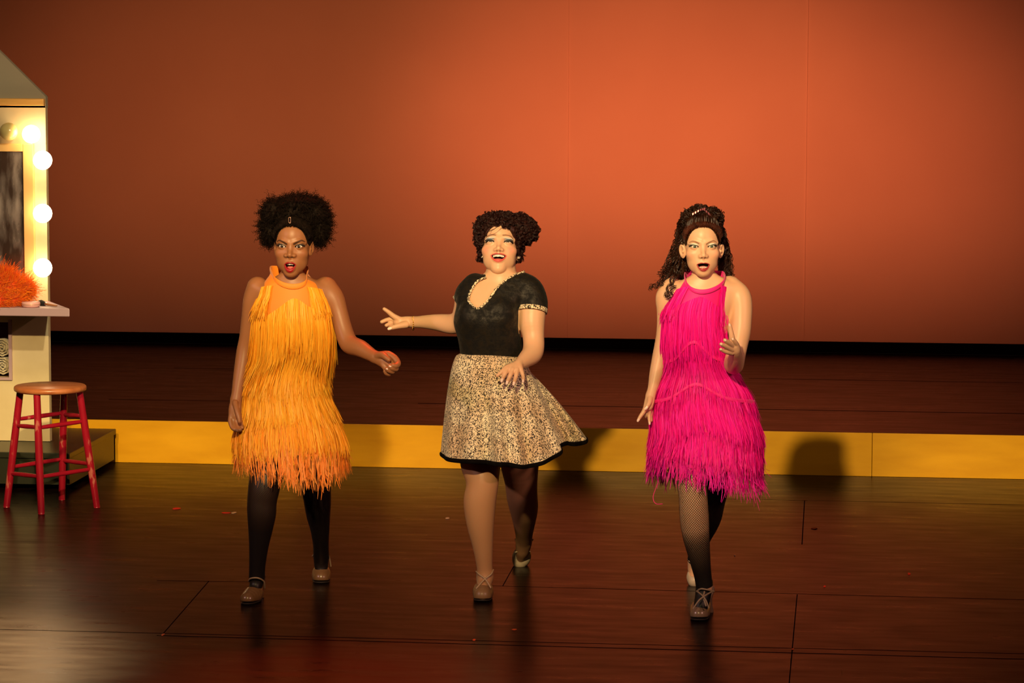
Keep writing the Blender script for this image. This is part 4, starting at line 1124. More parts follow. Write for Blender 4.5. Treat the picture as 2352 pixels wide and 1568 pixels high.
def build_orange():
    rng = np.random.default_rng(11)
    P = Person(11.0)
    SK = (0.235, 0.098, 0.042)
    SK = (0.35, 0.145, 0.058)
    prm = dict(ex=3.25, ew=1.55, et=0.54, eb=0.42, tilt=0.10, ey=0.0, jaw=0.93, chin=-10.9, cheek=1.05,
               nw=1.25, nl=-3.3, mw=1.85, mc=-6.95, mt=-6.35, mb=-8.25, lt=-5.7, lb=-9.9,
               shadow=(0.03, 0.035, 0.028), sh_top=0.95, sh_a=0.75, liner=0.26, eary=-1.2,
               brow_l=[(-5.3, 1.75, 0.2), (-4.3, 2.25, 0.32), (-2.9, 1.75, 0.38), (-1.45, 0.95, 0.38)],
               brow_r=[(1.45, 1.0, 0.38), (2.9, 1.8, 0.38), (4.2, 2.3, 0.32), (5.3, 1.8, 0.2)], brow_c=(0.03, 0.012, 0.006), brow_a=0.85,
               lip=(0.32, 0.008, 0.012), blush=(0.32, 0.09, 0.045), blush_a=0.3)
    h = Head(P, 667.0, 566, -62, 6.0, rot=(5, -4, -1.0), prm=prm)
    # ---- body
    P.groups.append(('+', Loft([(628, 672, -10, 26, 24), (646, 672, -5, 58, 30), (664, 672, 0, 82, 38), (700, 672, 4, 84, 46), (735, 672, 8, 80, 54), (780, 671, 18, 74, 47), (830, 666, 35, 70, 42), (880, 663, 52, 82, 52), (940, 664, 68, 92, 60), (1000, 668, 75, 94, 60)]), 4))
    P.groups.append(('+', Chain(P.La([(670, 600, -18, 24), (671, 630, -8, 25.5), (672, 655, 0, 34)])), 10))
    # arm at image left hangs beside the dress
    P.limb([(592, 660, 8, 25), (581, 690, 14, 23), (575, 730, 24, 21), (568, 775, 34, 19), (562, 805, 38, 19), (556, 845, 34, 18.5), (548, 885, 26, 15), (543, 915, 20, 12.5)], 12)
    P.limb([(543, 912, 20, 12), (540, 938, 16, 15), (539, 955, 14, 14)], 6, flat=(V3(0, 0, 1), 1.5))
    for f in ([(532, 950, 14, 6), (529, 966, 8, 5.6), (533, 980, 2, 5.2), (538, 986, -4, 4.6)],
              [(538, 954, 14, 6), (537, 972, 8, 5.6), (541, 984, 0, 5.2), (545, 988, -6, 4.6)],
              [(545, 954, 15, 6), (546, 972, 10, 5.6), (549, 984, 2, 5), (552, 987, -4, 4.4)],
              [(550, 950, 17, 5.6), (553, 966, 14, 5), (555, 978, 8, 4.6), (557, 982, 3, 4)],
              [(540, 925, 6, 7), (544, 942, -6, 6.2), (548, 957, -12, 5.4), (550, 968, -14, 4.4)]):
        P.limb(f, 2.0)
    # arm at image right reaches out, loose fist
    P.limb([(748, 662, 8, 27), (766, 686, 4, 25), (777, 715, 0, 21.5), (787, 750, -6, 20.5), (796, 778, -14, 21.5), (806, 792, -24, 22), (828, 800, -50, 20), (848, 812, -72, 16), (862, 820, -88, 13.5)], 12)
    P.limb([(860, 819, -86, 13), (874, 824, -96, 16), (888, 832, -104, 15.5), (895, 836, -108, 13)], 5, flat=(V3(0, 0, 1), 1.35))
    P.limb([(876, 816, -98, 9.5), (888, 814, -106, 9), (899, 818, -110, 8.5)], 4)
    for f in ([(893, 814, -108, 8.2), (906, 822, -116, 8), (914, 834, -124, 7), (909, 840, -134, 6.3), (903, 839, -138, 5.4)],
              [(896, 826, -110, 7.5), (908, 838, -118, 7), (909, 847, -128, 6.2), (901, 846, -136, 5.8), (895, 842, -139, 5)],
              [(890, 834, -110, 7.2), (901, 846, -118, 6.6), (901, 853, -128, 6), (893, 851, -135, 5.4), (888, 847, -138, 4.8)],
              [(880, 838, -108, 6.8), (890, 852, -114, 6.2), (893, 859, -122, 5.4), (887, 857, -128, 4.8), (884, 852, -130, 4.2)],
              [(868, 817, -100, 8.5), (878, 815, -112, 8.2), (886, 820, -122, 7), (893, 826, -128, 5.4)]):
        P.limb(f, 1.6)
    # legs
    LL = [(632, 960, 62, 50), (628, 1010, 48, 46), (618, 1060, 30, 40), (608, 1112, 12, 36), (602, 1150, 14, 33), (601, 1180, 20, 32), (598, 1217, 36, 26.5), (594, 1260, 56, 20.5), (591, 1300, 76, 17.5), (590, 1325, 88, 17)]
    RL = [(700, 960, 72, 50), (706, 1010, 88, 45), (715, 1060, 112, 38), (725, 1112, 140, 33), (729, 1150, 168, 30), (731, 1180, 196, 26.5), (735, 1217, 236, 20.5), (737, 1250, 276, 17), (738, 1280, 318, 17)]
    P.limb(LL, 8); P.limb(RL, 8)
    P.limb([(591, 1322, 88, 17), (589, 1340, 88, 16), (584, 1355, 78, 14), (578, 1368, 60, 13), (574, 1376, 46, 10)], 6)
    P.limb([(738, 1278, 320, 17), (738, 1292, 326, 17), (738, 1308, 326, 15), (738, 1322, 318, 13)], 6)
    groups = P.groups + [('+', h, 7)]
    V, F = polygonise(groups, (505, 430, -200), (940, 1410, 380), 3.4,
                      fine=(((624, 716, 0.95), (862, 922, 1.3), (524, 562, 1.6)), ((520, 645, 0.95), (800, 866, 1.3), (915, 992, 1.8)), ((-90, 10, 1.3), (-142, -100, 1.4))))
    V, F = largest(V, F)
    V = leg_smooth(V, F, 665, ((855, 930, 795, 870), (518, 566, 910, 995)))
    col = h.paint(V, SK)
    low = (V[:, 1] > 985)
    col[low] = np.array((0.17, 0.075, 0.04))
    ft = (V[:, 1] > 1306) | ((V[:, 1] > 1262) & (V[:, 0] > 680)); col[ft] = np.array((0.014, 0.009, 0.008))
    body = mkobj('person', P.W(V), F, skin_mat('skin_dark', 0.44, 0.15, 0.42), None, colors=col)
    tag(body, 'person in a yellow orange fringe dress and black stockings, striding with one fist out', 'person')
    print('orange body', len(V), time.time() - T0)
    put_head_features(P, h, body, iris=(0.03, 0.012, 0.007), gaze=(0, 0), upper=(-7.0, -6.2, 1.4, 8.15), tongue=(-8.3, 6.7, (1.65, 0.85, 1.7)))
    nails(P, body, [(896, 841, -144, -1, -.4, 2.0), (889, 847, -142, -1, -.5, 1.8)])
    # ---- stockings
    fm = fishnet_mat('black_fishnet', (0.012, 0.008, 0.008))
    D = [(0, 0.3, 0.15), (0.35, 0.35, 0.15), (0.62, 0.5, 0.16), (0.66, 0.82, 0.2), (1, 0.9, 0.2)]
    stocking(P, LL, 'stocking', body, fm, D, period=4.0)
    stocking(P, RL, 'stocking', body, fm, [(0, 0.5, 0.16), (1, 0.9, 0.2)], period=4.0)
    # ---- shoes
    tan = mat('tan_shoe_leather', (0.20, 0.10, 0.04), 0.28, spec=0.6); sole = mat('shoe_sole', (0.02, 0.012, 0.008), 0.6); st = mat('shoe_strap', (0.33, 0.22, 0.13), 0.45)
    hd = P.floor_dz(600, 1372); td = P.floor_dz(576, 1386)
    shoe(P, body, (598, 1340, hd), (582, 1377, td + 30), (569, 1385, td - 2), 22, (600, 1372, hd), (tan, sole, st), [[(571, 1334, 84), (576, 1328, 68), (592, 1327, 62), (606, 1335, 76), (608, 1350, 92)]])
    hd = P.floor_dz(738, 1336)
    shoe(P, body, (738, 1296, hd + 35), (738, 1330, hd + 10), (738, 1336, hd - 8), 23, None, (tan, sole, st), [[(718, 1276, 318), (724, 1272, 304), (739, 1272, 300), (752, 1273, 304), (757, 1282, 322), (760, 1300, 334)]], toe_r=0.86)
    # ---- dress
    C1 = (1.0, 0.38, 0.012); C2 = (1.0, 0.56, 0.05)
    fm1 = vcol_mat('orange_fringe', 0.45, sheen=0.0, spec=0.25)
    base = mat('orange_jersey', (0.95, 0.27, 0.012), 0.6, sheen=0.2)
    rows = [(612, 624, 704, 22, 18), (630, 620, 709, 8, 34), (640, 613, 718, 0, 41), (650, 606, 732, -4, 45), (662, 600, 742, -3, 48), (680, 595, 750, 0, 53), (705, 587, 757, 4, 60), (740, 583, 762, 8, 66), (780, 583, 763, 16, 62), (830, 582, 757, 30, 56), (860, 571, 751, 42, 58), (900, 558, 752, 52, 66),
            (950, 553, 768, 60, 76), (1000, 543, 786, 64, 94), (1040, 545, 792, 62, 102), (1110, 558, 790, 62, 104), (1140, 560, 790, 62, 104)]
    Cl = Cloth(P, rows)
    dress = Cl.mesh(lambda th: 616 + 43 * ((1 + np.cos(th - 0.1)) / 2) ** 4, lambda th: 1012 + 26 * np.cos(th - 0.35) + 6 * np.sin(3 * th), base, 'dress', body)
    s1 = lambda th: 712 - 26 * np.exp(-((th - 0.1) / 0.35) ** 2) + 22 * np.exp(-((th + 0.9) / 0.4) ** 2)
    Cl.fringe(rng, lambda th: 655 + 8 * np.abs(th), lambda th: 62 + 0 * th, 420, fm1, 'fringe_tier', dress, C1, C2, thr=(0.55, 1.9), flare=2, wild=2.5)
    Cl.fringe(rng, lambda th: 652 + 6 * np.abs(th), lambda th: 70 + 0 * th, 420, fm1, 'fringe_tier', dress, C1, C2, thr=(-1.9, -0.62), flare=2, wild=2.5)
    Cl.fringe(rng, s1, lambda th: 128 + 16 * (th > 0.8), 1900, fm1, 'fringe_tier', dress, C1, C2, flare=8)
    Cl.fringe(rng, lambda th: 805 + 8 * np.cos(2 * th), lambda th: 100 + 0 * th, 1700, fm1, 'fringe_tier', dress, C1, C2, flare=4)
    Cl.fringe(rng, lambda th: 880 + 6 * np.cos(2 * th + 1), lambda th: 92 + 0 * th, 1700, fm1, 'fringe_tier', dress, C1, C2, flare=4)
    Cl.fringe(rng, lambda th: 950 + 6 * np.cos(2 * th + 2), lambda th: 92 + 0 * th, 1700, fm1, 'fringe_tier', dress, (1.0, 0.32, 0.015), C2, flare=4)
    Cl.fringe(rng, lambda th: 1006 + 28 * np.cos(th - 0.35) + 6 * np.sin(3 * th), lambda th: 66 + 6 * np.cos(th), 1100, fm1, 'fringe_tier', dress, (1.0, 0.25, 0.025), (1.0, 0.40, 0.08), flare=2, wild=5, lenvar=0.15)
    # collar band round the neck
    th = np.linspace(-PI, PI, 140); q = Cl.surf(th, 616 + 43 * ((1 + np.cos(th - 0.1)) / 2) ** 4, 2.0); V, F = tubes(q, 1, 12); V = V.reshape(140, 12, 3) - q[:, None]
    V[..., 1] *= 6.5; V[..., 0] *= 1.4; V[..., 2] *= 1.4
    mkobj('collar', P.W((V + q[:, None]).reshape(-1, 3)), F, base, dress)
    # ---- hair: slicked at the front, big curly puff behind
    hm = vcol_hair('black_hair', (0.010, 0.006, 0.004), 0.7, 0.08)
    cap = [('+', Ell((0, 3.6, -1.2), (7.6, 8.5, 9.4)), 0), ('-', Ell((0, -0.6, 9.0), (6.5, 8.6, 9.2)), 0.6), ('-', Fn(lambda Q: Q[:, 1] + 3.0 + 0.0 * Q[:, 2], (0, -8, 0), 14), 0.5)]
    Vc, Fc = polygonise(cap, (-10, -8, -12), (10, 14, 11), 0.4)
    parts = [(h.fro(Vc), Fc)]
    blobs = [((678, 500, 18), (70, 46, 62), 2100), ((620, 525, 14), (22, 42, 34), 700), ((735, 520, 14), (24, 48, 36), 850), ((690, 470, 0), (52, 22, 40), 700), ((632, 488, 5), (34, 32, 40), 500), ((722, 490, 5), (34, 34, 40), 500)]
    g = []
    for c, r, n in blobs:
        c = P.L(*c); g.append(('+', Ell(c, np.array(r) * 0.86), 6))
        pt, d = ell_pts(rng, n, c, np.array(r) * 0.82)
        keep = ~((np.abs(pt[:, 0] - 668) < 42) & (pt[:, 1] > 512) & (pt[:, 2] < 10))
        parts.append(curls(P, rng, pt[keep], d[keep], 15, 2.3, 3.3, 0.62, k=26, ns=3, lenvar=0.35))
        parts.append(curls(P, rng, pt[keep][::2] - d[keep][::2] * 4, (d + rng.normal(0, .5, d.shape))[keep][::2], 13, 2.6, 3.0, 0.7, k=24, ns=3, lenvar=0.3))
    g.append(('-', Ell(h.fro(V3(0, -1.2, 8.0)), np.array((6.6, 8.6, 9.0)) * h.hs, h.A), 3)); 
    Vb, Fb = polygonise(g, (560, 420, -80), (790, 620, 110), 3.0)
    Vb = Vb + rng.normal(0, 0.7, Vb.shape)
    parts.append((Vb, Fb))
    parts.append(fuzz(h, rng, 420, 1.2, 7.9))
    hair = hair_obj(P, parts, 'hair', body, hm)
    cl = mat('hair_clip_metal', (0.5, 0.3, 0.22), 0.25, metal=0.8)
    loop = np.array([(-1, 4, 0), (-1, -4, 0), (0, -6, 0), (2.6, -6, 0), (3.4, -4, 0), (3.4, 5, 0), (2, 7, 0), (0, 6.4, 0), (-1, 4, 0)], float)
    V, F = tubes(catmull(loop + P.L(664, 505, -78), 30), 0.7, 6)
    mkobj('hair_clip', P.W(V), F, cl, body)
    return body
def vcol_hair(name, col, rough=0.42, spec=0.35):
    m = mat(name, col, rough, spec=spec)
    nz, mp = noise_col(m, 60, tuple(v * 0.6 for v in col), tuple(min(1, v * 1.7) for v in col), 0.35, 0.75)
    return m

# ================================================================ dancer in the leopard skirt
def leopard_mat(name, scale, base1, base2, spot1, coord='Object'):
    m = mat(name, base1, 0.55, sheen=0.15, spec=0.3)
    nd, lk, b = nodes(m)
    tc = N(m, 'ShaderNodeTexCoord')
    nz = N(m, 'ShaderNodeTexNoise'); nz.inputs['Scale'].default_value = scale * 0.55; nz.inputs['Detail'].default_value = 2
    lk.new(tc.outputs[coord], nz.inputs['Vector'])
    mp = N(m, 'ShaderNodeMapping'); mp.inputs['Scale'].default_value = (1.15, 1.15, 0.72); lk.new(tc.outputs[coord], mp.inputs[0])
    mxv = N(m, 'ShaderNodeMix', data_type='VECTOR'); mxv.inputs[0].default_value = 0.022
    lk.new(mp.outputs[0], mxv.inputs[4]); lk.new(nz.outputs['Color'], mxv.inputs[5])
    vo = N(m, 'ShaderNodeTexVoronoi'); vo.inputs['Scale'].default_value = scale; vo.feature = 'F1'; lk.new(mxv.outputs[1], vo.inputs['Vector'])
    # broken rosettes: ring where the distance is mid-range, gated by noise
    n2 = N(m, 'ShaderNodeTexNoise'); n2.inputs['Scale'].default_value = scale * 1.1; n2.inputs['Detail'].default_value = 1; lk.new(tc.outputs[coord], n2.inputs['Vector'])
    ad = N(m, 'ShaderNodeMath', operation='MULTIPLY_ADD'); lk.new(n2.outputs[0], ad.inputs[0]); ad.inputs[1].default_value = 0.55; lk.new(vo.outputs['Distance'], ad.inputs[2])
    r1 = ramp(m, ad.outputs[0], [(0.0, (0.35,) * 3), (0.34, (0.45,) * 3), (0.40, (1, 1, 1)), (0.71, (1, 1, 1)), (0.78, (0, 0, 0))])
    n3 = N(m, 'ShaderNodeTexNoise'); n3.inputs['Scale'].default_value = 9; n3.inputs['Detail'].default_value = 3; lk.new(tc.outputs[coord], n3.inputs['Vector'])
    r3 = ramp(m, n3.outputs[0], [(0.4, base1), (0.62, base2)])
    mx = N(m, 'ShaderNodeMix', data_type='RGBA'); lk.new(r1.outputs[0], mx.inputs[0]); lk.new(r3.outputs[0], mx.inputs[6]); mx.inputs[7].default_value = (*spot1, 1)
    lk.new(mx.outputs[2], b.inputs['Base Color'])
    return m

def build_middle():
    rng = np.random.default_rng(22)
    P = Person(11.2)
    SK = (0.76, 0.455, 0.275)
    prm = dict(ex=3.27, ew=1.5, et=0.20, eb=0.12, tilt=0.02, ey=0.0, jaw=0.95, chin=-10.9, cheek=1.15,
               nw=1.0, nl=-3.2, mw=2.6, mc=-5.3, mt=-5.0, mb=-7.1, lt=-4.5, lb=-8.2,
               shadow=(0.05, 0.10, 0.16), shadow2=(0.72, 0.74, 0.66), sh_top=1.3, sh_a=0.95, liner=0.29, eary=-2.2, earout=0.0, lash=0.3,
               brow_l=[(-5.2, 1.55, 0.16), (-4.2, 2.35, 0.22), (-2.8, 2.55, 0.24), (-1.4, 2.5, 0.28)],
               brow_r=[(1.4, 2.5, 0.28), (2.8, 2.6, 0.24), (4.2, 2.35, 0.22), (5.2, 1.55, 0.16)], brow_c=(0.16, 0.055, 0.03), brow_a=0.8,
               lip=(0.62, 0.10, 0.085), blush=(0.82, 0.24, 0.17), blush_a=0.65)
    h = Head(P, 1146.4, 555.5, 6, 6.15, rot=(-13, -3, -1.5), prm=prm)
    P.groups.append(('+', Loft([(622, 1151, 32, 30, 28), (640, 1150, 30, 60, 30), (656, 1147, 28, 82, 37), (676, 1138, 24, 84, 44), (705, 1123, 20, 73, 53), (740, 1117, 20, 74, 60), (780, 1125, 28, 72, 54), (815, 1129, 38, 70, 50), (860, 1135, 50, 84, 58), (920, 1142, 62, 96, 66), (985, 1145, 66, 98, 66)]), 4))
    neck = [('+', Chain(P.La([(1152, 590, 52, 32), (1151, 618, 42, 33.5), (1150, 645, 34, 38)])), 9), ('+', Ell(P.L(1150, 617, 20), (24, 10, 20)), 5)]
    P.groups += neck
    AR = [(1212, 660, 22, 27), (1222, 682, 14, 29), (1223, 712, 6, 30.5), (1222, 740, 0, 29.5), (1225, 770, -6, 25), (1226, 795, -14, 24.5), (1222, 812, -28, 24), (1210, 823, -50, 20), (1198, 832, -72, 15), (1190, 838, -86, 12)]
    AL = [(1084, 660, 30, 26), (1074, 682, 36, 28), (1070, 710, 46, 28), (1060, 734, 58, 26), (1040, 744, 74, 24), (1012, 741, 94, 20.5), (980, 739, 112, 16), (952, 739.5, 124, 12.5)]
    P.limb(AR, 10); P.limb(AL, 10)
    # hand over the skirt
    for b, r in (((1166, 847, -104), 6.2), ((1177, 849, -106), 6.4), ((1187, 850, -105), 6.4), ((1196, 848, -101), 6)):
        P.limb([(1192, 834, -84, 8.5), ((1192 + b[0]) / 2, (837 + b[1]) / 2, -97, 7.4), (*b, r)], 3)
    for f in ([(1166, 847, -104, 6), (1160, 858, -112, 5.3), (1155.5, 867, -112, 4.6), (1153, 873, -110, 3.9)],
              [(1177, 849, -106, 6), (1172, 862, -114, 5.3), (1168, 871, -114, 4.7), (1165, 878, -112, 3.9)],
              [(1187, 850, -105, 6), (1185.5, 862, -113, 5.2), (1183, 872, -113, 4.6), (1180.5, 880, -111, 3.9)],
              [(1196, 848, -101, 5.6), (1200, 858, -107, 4.8), (1202, 867, -107, 4.2), (1201.5, 874, -105, 3.6)],
              [(1180, 838, -92, 7), (1163, 844, -104, 6), (1151, 855, -112, 5), (1142, 862.5, -114, 3.8)]):
        P.limb(f, 1.6)
    # pointing hand at image left
    P.limb([(950, 739, 124, 12), (938, 739, 126, 13), (924, 740, 127, 13), (914, 739, 127, 11)], 4, flat=(V3(0, 0, 1), 1.3))
    for f in ([(916, 733, 125, 7.2), (904, 726, 122, 6.2), (893, 717, 119, 5.2), (882.5, 709.5, 117, 4.2)],
              [(912, 737, 131, 6.6), (899, 733, 133, 5.6), (888, 734.5, 131, 4.8), (877, 739, 128, 4.4)],
              [(912, 742, 132, 6.2), (902, 741, 134, 5.2), (894, 744, 130, 4.8), (887.5, 747, 126, 4.3)],
              [(914, 745, 134, 5.6), (907, 746, 136, 4.8), (901, 748, 134, 4.2), (897, 749, 131, 3.8)],
              [(932, 745, 118, 8.4), (917, 748, 112, 6.8), (905, 751, 109, 5.6), (895, 754, 107, 4.8)]):
        P.limb(f, 1.8)
    LF = [(1112, 960, 40, 56), (1108, 1010, 18, 53), (1104, 1057, -6, 48), (1107, 1092, -22, 39.5), (1108, 1115, -26, 36.5), (1102, 1152, -22, 37.5), (1103, 1200, -16, 32), (1109, 1255, -4, 23.5), (1113, 1300, 8, 18.5), (1115, 1325, 14, 18)]
    LR = [(1180, 960, 60, 52), (1188, 1010, 92, 50), (1193, 1060, 125, 45), (1197, 1105, 155, 38), (1199, 1138, 178, 36), (1203, 1165, 214, 33.5), (1204, 1195, 264, 27), (1204, 1225, 318, 20.5), (1203, 1247, 360, 18)]
    P.limb(LF, 8); P.limb(LR, 8)
    P.limb([(1115, 1322, 14, 18), (1112, 1342, 2, 17), (1109, 1358, -18, 16), (1108, 1370, -36, 12)], 6)
    P.limb([(1203, 1245, 358, 18), (1201, 1262, 378, 17), (1198, 1276, 398, 13), (1196, 1286, 408, 9)], 6)
    groups = P.groups + [('+', h, 2.5)]
    V, F = polygonise(groups, (860, 480, -150), (1280, 1400, 440), 3.4,
                      fine=(((1102, 1195, 0.95), (870, 950, 1.4), (1138, 1208, 1.4)), ((505, 635, 0.95), (704, 760, 1.4), (832, 884, 1.5)), ((-25, 60, 1.3), (104, 140, 1.5), (-120, -84, 1.5))))
    V, F = largest(V, F)
    V = leg_smooth(V, F, 665, ((860, 955, 695, 765), (1130, 1212, 826, 890)))
    col = h.paint(V, SK)
    nyl = V[:, 1] > 980
    col[nyl] = np.array((0.50, 0.26, 0.13))
    body = mkobj('person', P.W(V), F, skin_mat('skin_fair', 0.42, 0.25, 0.4), None, colors=col)
    tag(body, 'smiling person in black velvet top and leopard print skirt, head tilted back, pointing aside', 'person')
    print('middle body', len(V), time.time() - T0)
    put_head_features(P, h, body, iris=(0.06, 0.04, 0.03), gaze=(0, -12), upper=(-5.85, -4.95, 2.1, 7.9), tongue=(-7.0, 6.8, (2.1, 0.75, 1.6)))
    nails(P, body, [(1152.7, 873, -115, -.4, 1, 3.3), (1164.6, 878.5, -117, -.35, 1, 3.3), (1180.3, 880.5, -116, -.3, 1, 3.3), (1201.3, 874.5, -110, 0, 1, 2.8), (895, 754.5, 101, -1, .25, 3.6)])
    # pearl earrings and gold bracelet
    M_P = mat('pearl', (0.85, 0.70, 0.52), 0.15, spec=0.8); M_G = mat('gold', (0.85, 0.5, 0.12), 0.25, metal=1.0)
    for x, y, z in ((1109, 591, 44), (1191.5, 590, 44)):
        V, F = polygonise([('+', Ell(P.L(x, y, z), (4.2, 4.4, 4.2)), 0)], P.L(x, y, z) - 6, P.L(x, y, z) + 6, 0.8)
        mkobj('earring', P.W(V), F, M_P, body)
    br = []; c = P.L(949, 741, 124)
    for k in range(22):
        a = 2 * PI * k / 22; cc = c + V3(1.0 * math.sin(a * 3), 15.5 * math.cos(a) + 1, 13.5 * math.sin(a))
        v, f = polygonise([('+', Ell(cc, (1.7, 2.1, 1.7)), 0)], cc - 3, cc + 3, 0.9); br.append((v, f))
    V, F = merge(br); mkobj('bracelet', P.W(V), np.array(F), M_G, body)
    # ---- bodice
    nk = [(1112, 600), (1116, 636), (1098, 645), (1088, 657), (1080, 673), (1076, 688), (1083, 699), (1096, 709), (1113, 699), (1127, 682), (1143, 660), (1163, 643), (1183, 631), (1206, 622), (1206, 600)]
    nkL = np.array([P.L(x, y, -10)[:2] for x, y in nk])
    g = []
    for op, gg, k in P.groups[:3]:
        pass
    g.append(('+', Loft([(628, 1151, 32, 38, 34), (640, 1150, 30, 68, 38), (656, 1147, 28, 89, 43), (676, 1138, 24, 90, 50), (705, 1123, 19, 76, 60), (740, 1117, 18, 75.5, 67), (780, 1125, 26, 73.5, 61), (815, 1129, 36, 72.5, 56), (838, 1131, 44, 76, 60)], pw=2.2), 4))
    g.append(('+', Ell(P.L(1088, 722, -22), (33, 34, 26)), 12)); g.append(('+', Ell(P.L(1150, 722, -22), (33, 34, 26)), 12))
    SR = [(1200, 655, 24, 30), (1215, 667, 18, 33), (1223, 690, 12, 34.5), (1224, 712, 6, 34), (1224, 730, 2, 33)]
    SLv = [(1092, 657, 30, 30), (1077, 676, 36, 31.5), (1073, 700, 44, 31), (1070, 716, 48, 29)]
    g.append(('+', Chain(P.La(SR)), 8)); g.append(('+', Chain(P.La(SLv)), 8))
    g.append(('-', Fn(lambda Q: np.maximum(poly_sd(Q[:, :2], nkL), Q[:, 2] - 34), (1145, 650, 0), 150), 1.2))
    g.append(('-', Chain(P.La([(1152, 560, 52, 34), (1151, 618, 42, 34), (1150, 640, 40, 38)])), 1.2))
    armR = Chain(P.La(AR)); armL = Chain(P.La(AL))
    cR = P.L(1222, 714, 4); nR = V3(-0.10, 1.0, -0.25); nR /= np.linalg.norm(nR)
    g.append(('-', Fn(lambda Q: np.maximum(-((Q - cR) @ nR), np.maximum(armR(Q) - 7, 1190.5 - Q[:, 0])), cR, 130), 1.0))
    cL = P.L(1058, 700, 50); nL = V3(-0.75, 0.75, 0.15); nL /= np.linalg.norm(nL)
    g.append(('-', Fn(lambda Q: np.maximum(-((Q - cL) @ nL), np.maximum(armL(Q) - 9, Q[:, 0] - 1051)), cL, 90), 1.0))
    g.append(('-', Fn(lambda Q: 822 + (Q[:, 0] - 1129) * 0.05 - Q[:, 1], (1129, 850, 40), 130), 0.5))
    V, F = polygonise(g, (1020, 600, -110), (1280, 850, 120), 2.0)
    vel = mat('crushed_black_velvet', (0.006, 0.005, 0.004), 0.5, spec=0.25, sheen=0.04)
    nd, lk, b = nodes(vel)
    tc = N(vel, 'ShaderNodeTexCoord'); nz = N(vel, 'ShaderNodeTexNoise'); nz.inputs['Scale'].default_value = 42; nz.inputs['Detail'].default_value = 8; nz.inputs['Roughness'].default_value = 0.65; nz.inputs['Distortion'].default_value = 0.25
    lk.new(tc.outputs['Object'], nz.inputs['Vector'])
    r = ramp(vel, nz.outputs[0], [(0.42, (0.0025, 0.0022, 0.002)), (0.66, (0.018, 0.014, 0.009))]); lk.new(r.outputs[0], b.inputs['Base Color'])
    r2 = ramp(vel, nz.outputs[0], [(0.42, (0.75,) * 3), (0.62, (0.38,) * 3)]); lk.new(r2.outputs[0], b.inputs['Roughness'])
    bp = N(vel, 'ShaderNodeBump'); bp.inputs['Strength'].default_value = 0.35; bp.inputs['Distance'].default_value = 0.012; lk.new(nz.outputs[0], bp.inputs['Height']); lk.new(bp.outputs[0], b.inputs['Normal'])
    bod = mkobj('bodice', P.W(V), F, vel, body)
    trim = leopard_mat('leopard_trim', 150, (0.85, 0.66, 0.42), (0.9, 0.75, 0.5), (0.02, 0.01, 0.005))
    # neckline trim, gathered, following the front of the bodice
    gb = [x for x in g if x[0] == '+']
    path = catmull(np.array(nk[1:-1], float), 110); pts = []
    for x, y in path:
        Q = P.L(x, y, 0); zz = np.linspace(-90, 70, 160); PQ = np.stack([np.full(160, Q[0]), np.full(160, Q[1]), zz], 1)
        f = evalg(gb, PQ); ins = np.nonzero(f < 0)[0]
        pts.append((Q[0], Q[1], zz[ins[0]] if len(ins) else 20))
    pts = np.array(pts)
    pts[:, 2] = np.convolve(np.pad(pts[:, 2], 3, mode='edge'), np.ones(7) / 7, 'valid')
    rr = 2.5 + 0.45 * np.sin(np.arange(len(pts)) * 1.6)
    pts[:, 0] += 0.8 * np.sin(np.arange(len(pts)) * 1.25)
    V, F = tubes(pts, rr[None], 8); mkobj('neckline_trim', P.W(V), F, trim, bod)
    def cuff(c, n, r, wd, squash):
        c = np.array(c, float); a = np.cross(n, V3(0, 0, 1)); a /= np.linalg.norm(a); b_ = np.cross(n, a)
        ang = np.linspace(0, 2 * PI, 65)
        V = []
        for (o, rad) in ((-wd / 2, r), (-wd / 2, r + 2), (wd / 2, r + 2.2), (wd / 2, r)):
            V.append(c + n * o + (a * np.cos(ang)[:, None] * squash + b_ * np.sin(ang)[:, None]) * rad)
        V = np.stack(V, 1)
        idx = np.arange(65 * 4).reshape(65, 4); F = []
        for j in range(4): F.append(np.stack([idx[:-1, j], idx[:-1, (j + 1) % 4], idx[1:, (j + 1) % 4], idx[1:, j]], -1))
        return V.reshape(-1, 3), np.concatenate(F)
    V, F = cuff(P.L(1223, 712, 4), nR, 32.5, 10, 1.0); mkobj('cuff', P.W(V), F, trim, bod)
    V, F = cuff(P.L(1064, 698, 46), nL, 27, 9, 1.0); mkobj('cuff', P.W(V), F, trim, bod)
    # ---- skirt
    nth = 240; ny = 60
    hem = np.array([(1014, 1040, 0), (1022, 1050, -50), (1050, 1056, -92), (1090, 1057, -118), (1130, 1062, -132), (1165, 1064, -138), (1207, 1070, -134), (1245, 1060, -118), (1284, 1040, -92), (1291, 1024, -62), (1296, 1016, -30), (1326, 1017, -22), (1349, 1010, 0), (1325, 1000, 50), (1250, 1012, 100), (1170, 1028, 125), (1090, 1034, 118), (1040, 1036, 70), (1014, 1040, 0)], float)
    hem = P.La(hem)
    hc = catmull(hem, nth + 1)[:-1]
    th = np.array([math.atan2(p[2] - 20, p[0] - 1140) for p in hc])
    wc = P.L(1129, 817, 38)
    # waist points at the matching angle
    ang = np.linspace(0, 2 * PI, nth, endpoint=False)           # starts at image left, turning over the front
    wx = wc[0] - 74 * np.cos(ang); wz = wc[2] - 58 * np.sin(ang); wy = 816 + (wx - 1129) * 0.05
    t = np.linspace(0, 1, ny)
    lft = (1 - np.cos(ang + PI)) / 2                              # 0 at image right .. 1 at image left
    lft = 1 - np.clip((wx - (wc[0] - 74)) / 148, 0, 1)
    ex = 0.95 - 0.52 * lft ** 0.7
    Vs = []
    k1 = np.cumsum(np.ones(nth)) / nth * 2 * PI
